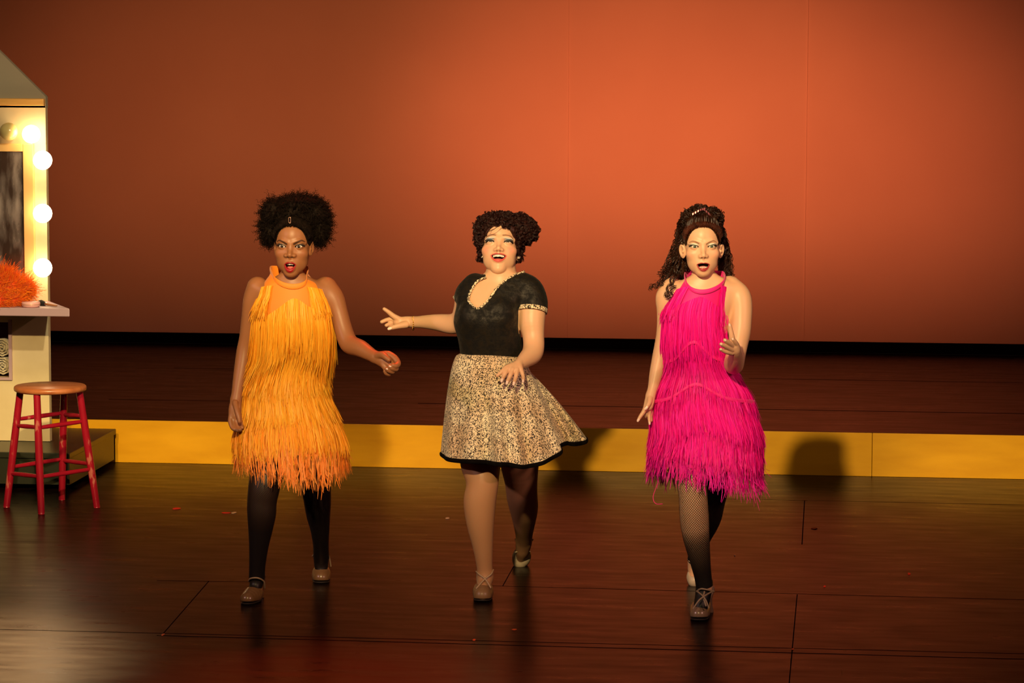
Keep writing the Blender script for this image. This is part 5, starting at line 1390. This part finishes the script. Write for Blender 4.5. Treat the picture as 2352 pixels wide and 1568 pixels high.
    for ti in t:
        gg = ti ** ex
        x = wx * (1 - gg) + hc[:, 0] * gg; z = wz * (1 - ti ** 0.7) + hc[:, 2] * ti ** 0.7; y = wy * (1 - ti) + hc[:, 1] * ti
        fold = (np.sin(k1 * 13 + 0.6 + 0.8 * np.sin(k1 * 3)) * 9 + np.sin(k1 * 7 + 2) * 8) * min(1, ti * 1.1) ** 1.3
        nx_ = -np.cos(ang); nz_ = -np.sin(ang)
        x = x + nx_ * fold * 0.35 * (1 - lft * 0.6); z = z + nz_ * fold * 1.35
        Vs.append(np.stack([x, y, z], 1))
    Vs = np.array(Vs)
    idx = np.arange(ny * nth).reshape(ny, nth); r = np.roll(idx, -1, 1)
    F = np.stack([idx[:-1], r[:-1], r[1:], idx[1:]], -1).reshape(-1, 4)
    leo = leopard_mat('leopard_print', 175, (0.80, 0.60, 0.38), (0.95, 0.84, 0.60), (0.022, 0.010, 0.006))
    sk = mkobj('skirt', P.W(Vs.reshape(-1, 3)), F, leo, body)
    du = np.roll(Vs, -1, 1) - np.roll(Vs, 1, 1); dv_ = np.gradient(Vs, axis=0); nn = np.cross(dv_, du); nn /= np.linalg.norm(nn, axis=2, keepdims=True) + 1e-9
    cen = Vs.mean(axis=1, keepdims=True); sg = np.sign((nn * (Vs - cen)).sum()); Vi = Vs - nn * sg * 1.2
    mkobj('lining', P.W(Vi.reshape(-1, 3)), F[:, ::-1].copy(), mat('black_lining', (0.004, 0.002, 0.002), 0.9, spec=0.1), sk)
    hemp = Vs[-1]; hemp = np.vstack([hemp, hemp[:1]])
    V, F2 = tubes(hemp + V3(0, 2, 0), 1.0, 10); V = V.reshape(nth + 1, 10, 3); c_ = (hemp + V3(0, 2, 0))[:, None]; dv = V - c_; dv[..., 1] *= 5.0; dv[..., 0] *= 2.6; dv[..., 2] *= 2.6
    V = c_ + dv
    mkobj('hem_trim', P.W(V.reshape(-1, 3)), F2, mat('black_velvet_trim', (0.003, 0.002, 0.002), 0.9, spec=0.1), sk)
    # ---- shoes
    tan = mat('tan_satin_shoe', (0.27, 0.145, 0.065), 0.38, spec=0.5); pale = mat('pale_satin_shoe', (0.62, 0.50, 0.34), 0.4); sole = mat('shoe_sole_dark', (0.02, 0.012, 0.008), 0.6); st = mat('beige_strap', (0.42, 0.28, 0.17), 0.45)
    hd = P.floor_dz(1114, 1362); td = P.floor_dz(1110, 1378)
    shoe(P, body, (1114, 1336, hd - 10), (1110, 1370, td + 24), (1108, 1377, td - 12), 24, (1115, 1362, hd), (tan, sole, st),
         [[(1094, 1312, 12), (1100, 1318, -6), (1115, 1330, -16), (1128, 1350, -30)], [(1133, 1308, 12), (1128, 1318, -6), (1112, 1331, -16), (1093, 1352, -30)], [(1097, 1310, 30), (1096, 1325, 40), (1098, 1345, 42)]], toe_r=0.86)
    tdr = P.floor_dz(1196, 1298)
    upv = V3(-0.05, -0.30, -0.95)
    shoe(P, body, (1207, 1243, tdr + 20), (1199, 1280, tdr + 6), (1195, 1291, tdr + 0), 23, None, (pale, sole, pale),
         [[(1184, 1238, 372), (1190, 1250, 350), (1202, 1260, 352), (1217, 1266, 372)], [(1224, 1238, 372), (1216, 1250, 350), (1204, 1260, 352), (1184, 1268, 372)]], toe_r=0.8, up=upv, op=0.5)
    # ---- hair: short dark curled set
    hm = vcol_hair('dark_auburn_hair', (0.026, 0.007, 0.0055), 0.45, 0.3)
    cap = [('+', Ell((0, 4.0, -1.0), (8.1, 9.0, 9.7)), 0), ('+', Ell((0, -1, -3), (7.6, 7.5, 7)), 1.5),
           ('-', Ell((0, -2.2, 9.0), (6.45, 8.9, 9.6)), 0.5), ('-', Ell((0, -13, 1), (20, 6.5, 20)), 0.5)]
    Vc, Fc = polygonise(cap, (-11, -11, -12), (11, 16, 12), 0.4)
    parts = [(h.fro(Vc), Fc)]
    def swirl(c, r, n, ln=11, coil=5.0, turns=1.3, th_=0.8, front=True):
        c = P.L(*c); pt, d = ell_pts(rng, n, c, r)
        q = h.to(pt); keep = ~((q[:, 2] > 2.0) & (np.abs(q[:, 0]) < 6.4) & (q[:, 1] < 6.2)) & ~((q[:, 1] < -7))
        a = rng.normal(0, 1, (n, 3)); tang = np.cross(d, a); tang /= np.linalg.norm(tang, axis=1, keepdims=True)
        dd = d * 0.25 + tang
        return cluster(P, rng, pt[keep] - d[keep] * 3, dd[keep], ln, coil, turns, th_, m=7, spread=1.3, k=24)
    for a_ in [((1155, 530, 56), (56, 42, 56), 520), ((1150, 506, 46), (46, 17, 40), 260), ((1108, 535, 46), (17, 38, 26), 190), ((1198, 528, 50), (28, 36, 34), 300), ((1222, 530, 54), (12, 22, 22), 110), ((1188, 566, 60), (12, 34, 26), 150), ((1108, 574, 58), (9, 28, 22), 110)]:
        parts.append(swirl(*a_))
    g2 = []
    for c, r_ in [((1155, 532, 58), (54, 42, 54)), ((1150, 506, 48), (44, 17, 38)), ((1198, 528, 50), (27, 35, 33)), ((1222, 532, 54), (11, 20, 20)), ((1108, 540, 48), (16, 34, 24)), ((1186, 568, 64), (13, 36, 24)), ((1111, 576, 62), (9, 28, 20))]:
        g2.append(('+', Ell(P.L(*c), np.array(r_) * 0.95), 5))
    g2.append(('-', Ell(h.fro(V3(0, -2.4, 8.0)), np.array((6.6, 9.0, 9.8)) * h.hs, h.A), 3))
    Vb, Fb = polygonise(g2, (1070, 470, -30), (1250, 620, 150), 2.2)
    Vb = Vb + rng.normal(0, 0.5, Vb.shape); parts.append((Vb, Fb))
    # loose strands over the forehead, swept fringe
    F0 = []
    for k in range(70):
        u = k / 70
        a = h.fro(V3(-6.8 + 13.6 * u, 4.5 + 3.6 * math.sin(PI * u) ** 0.8, 5.5 + 3.0 * math.sin(PI * u)))
        b_ = h.fro(V3(-2.5 + 9 * u, 9.8 + 1.2 * math.sin(PI * u), 5.0)); m_ = (a + b_) / 2 + V3(0, -2, -7)
        F0.append(catmull(np.array([a, m_, b_, b_ + V3(6, -4, 14)]), 12))
    parts.append(tubes(np.array(F0), 1.6, 5))
    lo = []
    for a, m_, b_ in (((1150, 513, -16), (1138, 524, -22), (1124, 530, -20)), ((1152, 514, -16), (1134, 527, -22), (1120, 533, -18)), ((1128, 518, -12), (1122, 530, -18), (1116, 542, -12))):
        lo.append(catmull(np.array([P.L(*a), P.L(*m_), P.L(*b_)]), 12))
    parts.append(tubes(np.array(lo), 0.45, 4))
    parts.append(fuzz(h, rng, 300, 0.5, 6.6, th=0.5))
    hair_obj(P, parts, 'hair', body, hm)
    return body

# ================================================================ dancer in the pink fringe dress
def locks(P, rng, paths, n, jit, coil, turns, thick, k=96, ns=3):
    out = []
    for path in paths:
        base = catmull(P.La(np.array(path, float)), k)
        T = np.gradient(base, axis=0); T /= np.linalg.norm(T, axis=1)[:, None]
        A = np.cross(T, V3(0.1, 0.2, 1)); A /= np.linalg.norm(A, axis=1)[:, None]; B = np.cross(T, A)
        t = np.linspace(0, 1, k)
        L = np.linalg.norm(np.diff(base, axis=0), axis=1).sum()
        m = n; ph = rng.uniform(0, 2 * PI) + rng.normal(0, 0.5, (m, 1)); tw = turns * L / 60 * (1 + rng.normal(0, 0.06, (m, 1)))
        off = rng.normal(0, jit, (m, 1, 3)) * (0.5 + 0.7 * t[None, :, None])
        cr = coil * np.clip(t * 5 + 0.15, 0, 1)[None] * rng.uniform(0.75, 1.2, (m, 1))
        a = ph + 2 * PI * tw * t[None]
        Pn = base[None] + off + A[None] * (np.cos(a) * cr)[..., None] + B[None] * (np.sin(a) * cr)[..., None]
        out.append(tubes(Pn, thick * (1.05 - 0.6 * t)[None] * np.ones((m, 1)), ns))
    return out
def build_pink():
    rng = np.random.default_rng(33)
    P = Person(10.8)
    SK = (0.75, 0.45, 0.28)
    prm = dict(ex=3.2, ew=1.55, et=0.52, eb=0.40, tilt=0.08, ey=0.0, jaw=0.88, chin=-10.5, cheek=1.0,
               nw=0.95, nl=-3.5, mw=2.05, mx=-0.05, mc=-6.75, mt=-6.35, mb=-8.35, lt=-5.9, lb=-9.35, mtilt=0.0,
               shadow=(0.12, 0.22, 0.24), shadow2=(0.75, 0.72, 0.62), sh_top=0.75, sh_a=0.75, liner=0.25, eary=-1.9, earout=0.9, lash=0.12,
               brow_l=[(-5.2, 1.55, 0.14), (-4.1, 2.05, 0.24), (-2.9, 1.85, 0.26), (-1.7, 1.2, 0.26)],
               brow_r=[(1.2, 0.95, 0.26), (2.6, 1.75, 0.28), (3.9, 2.15, 0.24), (5.2, 1.55, 0.14)], brow_c=(0.22, 0.09, 0.035), brow_a=0.75,
               lip=(0.32, 0.02, 0.028), blush=(0.80, 0.32, 0.22), blush_a=0.4)
    h = Head(P, 1615.2, 566.3, -60, 6.05, rot=(3, 0, 0.5), prm=prm)
    P.groups.append(('+', Loft([(630, 1619, -8, 26, 24), (646, 1619, -4, 58, 30), (660, 1618, 0, 82, 36), (690, 1612, 4, 84, 44), (720, 1604, 6, 76, 50), (750, 1602, 8, 72, 52), (800, 1602, 14, 68, 44), (835, 1605, 24, 66, 42), (880, 1612, 36, 80, 50), (940, 1618, 48, 95, 58), (1000, 1620, 52, 96, 60)]), 4))
    P.groups.append(('+', Chain(P.La([(1613, 600, -16, 25), (1616, 632, -6, 26.5), (1619, 655, 2, 34)])), 10))
    P.limb([(1545, 662, 8, 25), (1530, 682, 10, 24), (1530, 715, 14, 21.5), (1527, 750, 20, 19), (1522, 785, 24, 18), (1516, 820, 22, 18.5), (1508, 855, 16, 16.5), (1500, 888, 8, 12), (1494, 908, 2, 10)], 12)
    P.limb([(1495, 904, 2, 9.6), (1492, 920, 0, 11.5), (1489, 932, -2, 11)], 5, flat=(V3(0, 0, 1), 1.3))
    for f in ([(1485, 931, -4, 6), (1479, 944, -6, 5), (1471, 956, -8, 4.3), (1466, 964, -10, 3.3)],
              [(1489, 935, 2, 6), (1486, 948, 4, 5), (1484, 955, 10, 4.2), (1486, 958, 16, 3.8)],
              [(1493, 935, 5, 5.8), (1491, 948, 6, 4.6), (1491, 960, 4, 4.0), (1492, 971, 0, 3.0)],
              [(1497, 930, 8, 5.4), (1497, 944, 12, 4.4), (1496, 956, 12, 3.8), (1496, 966, 8, 3.2)],
              [(1493, 915, -6, 6.4), (1491, 925, -12, 5.6), (1487, 932, -15, 4.8), (1484, 937, -16, 3.6)]):
        P.limb(f, 1.6)
    P.limb([(1676, 660, 6, 27), (1696, 680, 0, 28), (1702, 705, -4, 26.5), (1702, 735, -8, 25), (1700, 762, -12, 24.5), (1695, 790, -16, 23), (1690, 815, -22, 22.5), (1686, 834, -36, 23.5), (1686, 836, -62, 22), (1688, 828, -100, 19), (1690, 817, -135, 15), (1689, 808, -156, 12)], 8)
    P.limb([(1689, 810, -152, 12.5), (1688, 802, -166, 14), (1686, 794, -174, 13)], 5, flat=(V3(0.7, 0, 0.7), 1.25))
    for f in ([(1684, 790, -176, 7.6), (1681, 774, -180, 6.8), (1678, 759, -182, 5.8), (1676, 747, -184, 4.4)],
              [(1682, 794, -180, 7), (1675, 788, -196, 6), (1669, 784, -206, 5.2), (1665, 781, -212, 4.5)],
              [(1680, 802, -178, 7), (1670, 797, -194, 5.8), (1662, 793, -205, 5), (1656, 790, -212, 4.4)],
              [(1680, 810, -172, 6.4), (1669, 808, -186, 5.2), (1661, 805, -194, 4.5), (1655, 802, -200, 4)],
              [(1694, 800, -166, 7), (1691, 790, -182, 6), (1687, 783, -192, 5.2), (1683, 778, -198, 4.3)]):
        P.limb(f, 1.6)
    LF = [(1598, 960, 16, 52), (1596, 1010, -4, 47), (1592, 1060, -24, 41), (1589, 1100, -38, 35), (1592, 1140, -42, 32.5), (1595, 1190, -36, 33), (1599, 1230, -28, 30), (1607, 1280, -14, 23.5), (1614, 1320, 0, 19), (1618, 1345, 8, 18.5)]
    LR = [(1645, 960, 44, 50), (1648, 1010, 92, 46), (1648, 1060, 145, 39), (1643, 1110, 192, 33), (1635, 1150, 236, 29.5), (1628, 1190, 290, 27), (1613, 1230, 348, 21), (1601, 1262, 394, 17), (1597, 1285, 420, 17)]
    P.limb(LF, 8); P.limb(LR, 8)
    P.limb([(1618, 1342, 10, 18), (1615, 1366, 8, 17), (1611, 1386, -2, 16), (1608, 1400, -8, 13), (1607, 1407, -12, 9)], 6)
    P.limb([(1597, 1284, 420, 16.5), (1596, 1303, 430, 17), (1595, 1320, 430, 14), (1595, 1328, 426, 10)], 6)
    groups = P.groups + [('+', h, 7)]
    V, F = polygonise(groups, (1450, 470, -230), (1750, 1440, 470), 3.4,
                      fine=(((1560, 1672, 0.95), (1648, 1702, 1.3), (1460, 1506, 1.5)), ((520, 645, 0.95), (740, 822, 1.3), (905, 976, 1.6)), ((-90, 12, 1.3), (-220, -160, 1.4))))
    V, F = largest(V, F)
    V = leg_smooth(V, F, 665, ((1640, 1706, 735, 826), (1450, 1510, 900, 982)))
    col = h.paint(V, SK)
    body = mkobj('person', P.W(V), F, skin_mat('skin_light', 0.42, 0.25, 0.4), None, colors=col)
    tag(body, 'person in a hot pink fringe dress and fishnets stepping forward, long dark curls tied up', 'person')
    print('pink body', len(V), time.time() - T0)
    put_head_features(P, h, body, iris=(0.10, 0.13, 0.08), gaze=(0, 0), lower=(-8.35, -7.55, 1.7, 7.55), tongue=(-8.0, 6.2, (1.5, 0.8, 1.6)))
    nails(P, body, [(1466, 964.5, -14, -.6, 1, 3), (1492, 971.5, -4, 0, 1, 2.6), (1484, 937, -20, -.8, .7, 3.4), (1676, 746, -187, -.2, -1, 2.4), (1665.5, 781, -215, -1, -.5, 2.0), (1656.5, 790, -215, -1, -.3, 2.0), (1655.5, 802, -203, -1, -.2, 1.9), (1683, 778.5, -201, -.3, -1, 2.0)])
    fm = fishnet_mat('black_fishnet_tights', (0.010, 0.008, 0.007))
    D = [(0, 0.0, 0.085), (0.62, 0.0, 0.095), (0.70, 0.35, 0.15), (0.85, 0.80, 0.15), (1, 0.94, 0.2)]
    stocking(P, LF, 'stocking', body, fm, D, n=90, period=5.2)
    stocking(P, LR, 'stocking', body, fm, [(0, 0.45, 0.15), (0.5, 0.6, 0.15), (0.7, 0.8, 0.15), (1, 0.9, 0.2)], period=5.0)
    foot = Chain(P.La([(1618, 1338, 9, 19.5), (1615, 1366, 8, 18.3), (1611, 1386, -2, 17.2), (1608, 1400, -8, 14)]))
    V, F = polygonise([('+', foot, 0)], (1585, 1315, -60), (1650, 1412, 40), 2.5)
    mkobj('stocking_foot', P.W(V), F, mat('black_stocking_foot', (0.008, 0.006, 0.006), 0.5), body)
    # ---- shoes
    tan = mat('silver_tan_shoe', (0.30, 0.19, 0.12), 0.25, spec=0.7); pale = mat('pale_shoe', (0.66, 0.52, 0.38), 0.35); sole = mat('shoe_sole_brown', (0.02, 0.012, 0.01), 0.6); st = mat('tan_strap', (0.36, 0.25, 0.17), 0.4)
    hd = P.floor_dz(1632, 1405); td = P.floor_dz(1607, 1422)
    shoe(P, body, (1626, 1366, hd - 20), (1609, 1412, td + 28), (1606, 1421, td - 10), 24, (1632, 1405, hd), (tan, sole, st),
         [[(1600, 1358, 0), (1610, 1352, -14), (1625, 1354, -14), (1640, 1358, 0)], [(1602, 1358, -4), (1614, 1368, -30), (1622, 1380, -36), (1628, 1396, -38)], [(1636, 1358, -4), (1622, 1366, -28), (1606, 1378, -36), (1592, 1398, -38)], [(1618, 1358, -18), (1616, 1372, -30), (1622, 1392, -40)]], toe_r=0.88)
    hr = P.floor_dz(1595, 1341)
    shoe(P, body, (1598, 1300, hr + 22), (1595, 1328, hr + 4), (1595, 1337, hr - 12), 20, None, (pale, sole, pale), [[(1580, 1284, 420), (1586, 1290, 404), (1596, 1294, 402), (1608, 1292, 408)]], toe_r=0.85, up=(0, -0.55, -0.83))
    # ---- dress
    C1 = (0.95, 0.003, 0.27); C2 = (1.0, 0.012, 0.50)
    fm1 = vcol_mat('pink_fringe', 0.5, sheen=0.0, spec=0.22)
    base = mat('pink_jersey', (0.92, 0.003, 0.27), 0.6, sheen=0.2)
    rows = [(616, 1578, 1660, 20, 18), (630, 1575, 1662, 8, 36), (642, 1570, 1666, -4, 46), (656, 1560, 1668, -8, 52), (680, 1544, 1667, -4, 56), (715, 1527, 1665, 2, 60), (750, 1524, 1664, 8, 62), (800, 1525, 1669, 14, 56), (830, 1530, 1673, 22, 54), (860, 1523, 1690, 32, 58), (900, 1505, 1715, 40, 68),
            (950, 1497, 1731, 44, 88), (1000, 1501, 1742, 42, 106), (1050, 1496, 1744, 40, 118), (1110, 1499, 1742, 40, 122), (1150, 1500, 1742, 40, 122)]
    Cl = Cloth(P, rows)
    dress = Cl.mesh(lambda th: 626 + 45 * ((1 + np.cos(th)) / 2) ** 3, lambda th: 1046 + 12 * np.sin(th * 2 + 0.5) + 14 * np.sin(th), base, 'dress', body)
    # swags lie over the tier seams
    chev = lambda y, a, sh: (lambda th: y - a * np.exp(-((th - sh) / 0.42) ** 2) + 0.35 * a * np.abs(np.sin(th / 2)))
    s1 = lambda th: 690 + 14 * np.abs(th) - 8 * np.cos(th * 3)
    Cl.fringe(rng, lambda th: 650 + 8 * np.abs(th), lambda th: 90 + 0 * th, 420, fm1, 'fringe_tier', dress, C1, C2, thr=(0.75, 1.9), flare=2, wild=2)
    Cl.fringe(rng, lambda th: 652 + 10 * np.abs(th), lambda th: 70 + 0 * th, 420, fm1, 'fringe_tier', dress, C1, C2, thr=(-1.9, -0.62), flare=2, wild=2)
    Cl.fringe(rng, s1, lambda th: 132 + 0 * th, 1900, fm1, 'fringe_tier', dress, C1, C2, flare=5)
    Cl.fringe(rng, chev(826, 38, -0.1), lambda th: 112 + 0 * th, 1800, fm1, 'fringe_tier', dress, C1, C2, flare=5)
    Cl.fringe(rng, chev(918, 34, -0.15), lambda th: 100 + 0 * th, 2000, fm1, 'fringe_tier', dress, C1, C2, flare=6)
    Cl.fringe(rng, lambda th: 990 + 10 * np.sin(th * 2), lambda th: 78 + 6 * np.sin(th), 1900, fm1, 'fringe_tier', dress, C1, C2, flare=5)
    Cl.fringe(rng, lambda th: 1040 + 12 * np.sin(th * 2 + 0.5) + 14 * np.sin(th), lambda th: 62 + 8 * np.abs(np.sin(th)), 1150, fm1, 'fringe_tier', dress, (0.85, 0.003, 0.26), (0.92, 0.012, 0.55), flare=2, wild=6, lenvar=0.17)
    for y, a, sh in ((822, 38, -0.1), (914, 34, -0.15)):
        th = np.linspace(-PI, PI, 160); yy = chev(y, a, sh)(th) + 1
        ctr = Cl.surf(th, yy, 9.0 if y < 850 else 10.0); V, F = tubes(ctr, 1.0, 10); V = V.reshape(160, 10, 3); dv = V - ctr[:, None]; dv[..., 1] *= 4.5; dv[..., 0] *= 1.2; dv[..., 2] *= 1.2
        mkobj('seam_band', P.W((ctr[:, None] + dv).reshape(-1, 3)), F, base, dress)
    th = np.linspace(-PI, PI, 140); q = Cl.surf(th, 626 + 45 * ((1 + np.cos(th)) / 2) ** 3, 2.0); V, F = tubes(q, 1, 12); V = V.reshape(140, 12, 3) - q[:, None]
    V[..., 1] *= 5.5; V[..., 0] *= 1.4; V[..., 2] *= 1.4
    mkobj('collar', P.W((V + q[:, None]).reshape(-1, 3)), F, base, dress)
    # loose thread hanging from the hem
    q = catmull(P.La([(1514, 1100, 10), (1506, 1122, 4), (1500, 1142, 0), (1506, 1156, -4), (1522, 1157, -8)]), 30); V, F = tubes(q, 0.8, 6); mkobj('loose_thread', P.W(V), F, base, dress)
    # ---- hair
    hm = vcol_hair('dark_brown_curls', (0.028, 0.009, 0.004), 0.33, 0.5)
    red = vcol_hair('auburn_hairline', (0.06, 0.014, 0.006), 0.5, 0.2)
    cap = [('+', Ell((0, 3.6, -1.2), (7.55, 8.6, 9.5)), 0), ('-', Ell((0, -0.9, 9.0), (6.5, 8.6, 9.2)), 0.6), ('-', Ell((0, -14, 1), (20, 7.5, 20)), 0.5), ('-', Ell((-7.9, -2.2, 1), (2.0, 3.8, 3)), 0.3), ('-', Ell((7.9, -2.2, 1), (2.0, 3.8, 3)), 0.3)]
    Vc, Fc = polygonise(cap, (-10, -9, -12), (10, 14, 11), 0.4)
    parts = [(h.fro(Vc), Fc)]
    # combed-back strands
    st_ = []
    for k in range(150):
        u = rng.uniform(0, 1); a = PI * u
        p0 = V3(-6.9 * math.cos(a), 1.7 + 7.3 * math.sin(a) ** 0.8, 4.0 + 2.9 * math.sin(a)); p2 = V3(-2.5 * math.cos(a), 12.0 + rng.normal(0, .3), 0.5 + rng.normal(0, 1)); pm = (p0 + p2) / 2 * V3(1.25, 1.04, 1.1) + V3(0, 0.9, 1.0)
        st_.append(catmull(h.fro(np.array([p0, pm, p2])), 14))
    parts.append(tubes(np.array(st_), 1.1, 4))
    # crown and falling curls
    cr = []
    for x0, x1, y1, n in ((1612, 1560, 560, 10),):
        pass
    rp = []
    for k in range(16):
        x = 1548 + k * 2.2 + rng.normal(0, 3); 
        rp.append([(1590 + rng.normal(0, 10), 492 + rng.normal(0, 6), -20 + rng.normal(0, 8)), (1568 + rng.normal(0, 5), 512, 10 + rng.normal(0, 12)), (x + 4, 560, 30 + rng.normal(0, 12)), (x - 6 - (16 - k) * .6, 610 + rng.normal(0, 5), 28 + rng.normal(0, 12)), (x - 8 - (16 - k) * 1.6, 640 + rng.normal(0, 10), 14 + rng.normal(0, 10))])
    for k in range(10):
        x = 1560 + k * 3.2
        rp.append([(1600 + rng.normal(0, 14), 486, -10), (1575, 530, 40), (x, 590, 40), (x - 6, 640 + rng.normal(0, 10), 32)])
    rp += [[(1560, 560, 20), (1545, 610, 16), (1530, 645, 4), (1512, 658, -6), (1498, 656, -8), (1494, 666, -10)], [(1560, 580, 10), (1548, 630, -4), (1538, 656, -26), (1531, 676, -34), (1540, 684, -38)], [(1562, 590, 6), (1552, 640, -12), (1544, 668, -34), (1530, 682, -40)], [(1552, 570, 24), (1534, 620, 20), (1522, 645, 10), (1508, 650, 0)]]
    for k in range(14):
        x = 1650 + rng.normal(0, 7)
        rp.append([(1628 + rng.normal(0, 8), 488 + rng.normal(0, 5), -16), (1650, 510, 12), (1660 + rng.normal(0, 3), 545, 30), (x + 14, 590, 42 + rng.normal(0, 8)), (x + 18, 625, 38), (x + 22, 640 + rng.normal(0, 6), 30)])
    rp += [[(1655, 540, 20), (1668, 562, 16), (1672, 580, 16), (1664, 596, 20)]]
    parts += locks(P, rng, rp, 10, 1.3, 4.2, 2.3, 0.75)
    # puffed top
    for c, r_, n in (((1612, 488, -22), (28, 14, 24), 260), ((1590, 505, -4), (26, 26, 34), 260), ((1640, 505, -4), (20, 26, 30), 220)):
        c = P.L(*c); pt, d = ell_pts(rng, n, c, r_); keep = ~((pt[:, 1] > 505) & (np.abs(pt[:, 0] - 1614) < 40) & (pt[:, 2] < -10))
        a = rng.normal(0, 1, (n, 3)); tang = np.cross(d, a); tang /= np.linalg.norm(tang, axis=1, keepdims=True)
        parts.append(cluster(P, rng, pt[keep] - d[keep] * 3, (tang + d * .2)[keep], 11, 3.8, 1.3, 0.75, m=6, spread=1.1, k=22))
    g2 = [('+', Ell(P.L(1612, 490, -20), (25, 12, 22)), 4), ('+', Ell(P.L(1566, 560, 32), (15, 60, 22)), 8), ('+', Ell(P.L(1563, 612, 34), (19, 36, 16)), 8), ('+', Ell(P.L(1661, 590, 46), (13, 60, 14)), 8)]
    g2.append(('-', Ell(h.fro(V3(0, -1.2, 8.0)), np.array((6.6, 8.6, 9.0)) * h.hs, h.A), 3))
    Vb, Fb = polygonise(g2, (1520, 465, -60), (1700, 680, 90), 2.4); parts.append((Vb + rng.normal(0, .5, Vb.shape), Fb))
    hair_obj(P, parts, 'hair', body, hm)
    V, F = fuzz(h, rng, 900, 1.3, 7.7, F0=4.75, ln=1.5, th=0.42); mkobj('hairline', P.W(V), F, red, body)
    # metallic clip
    cm = mat('pink_foil_clip', (0.8, 0.28, 0.32), 0.25, metal=0.9)
    V = []; F = []
    for i, (a, b_) in enumerate((((1590, 492, -50), (1608, 482, -52)), ((1608, 482, -52), (1622, 478, -50)), ((1616, 480, -52), (1632, 494, -50)))):
        A_, B_ = P.L(*a), P.L(*b_); 
        for j in range(6):
            t0, t1 = j / 6, (j + 1) / 6; c0 = A_ + (B_ - A_) * t0; c1 = A_ + (B_ - A_) * t1; z = V3(0, 0, -1.5 * (j % 2)); k_ = len(V)
            V += [c0 + V3(0, -2.2, 0) + z, c0 + V3(0, 2.2, 0), c1 + V3(0, 2.2, 0) - z, c1 + V3(0, -2.2, 0)]; F.append((k_, k_ + 1, k_ + 2, k_ + 3))
    mkobj('hair_clip', P.W(np.array(V)), np.array(F), cm, body, smooth=False)
    return body

build_orange()
build_middle()
build_pink()
print('script seconds', round(time.time() - T0, 1))
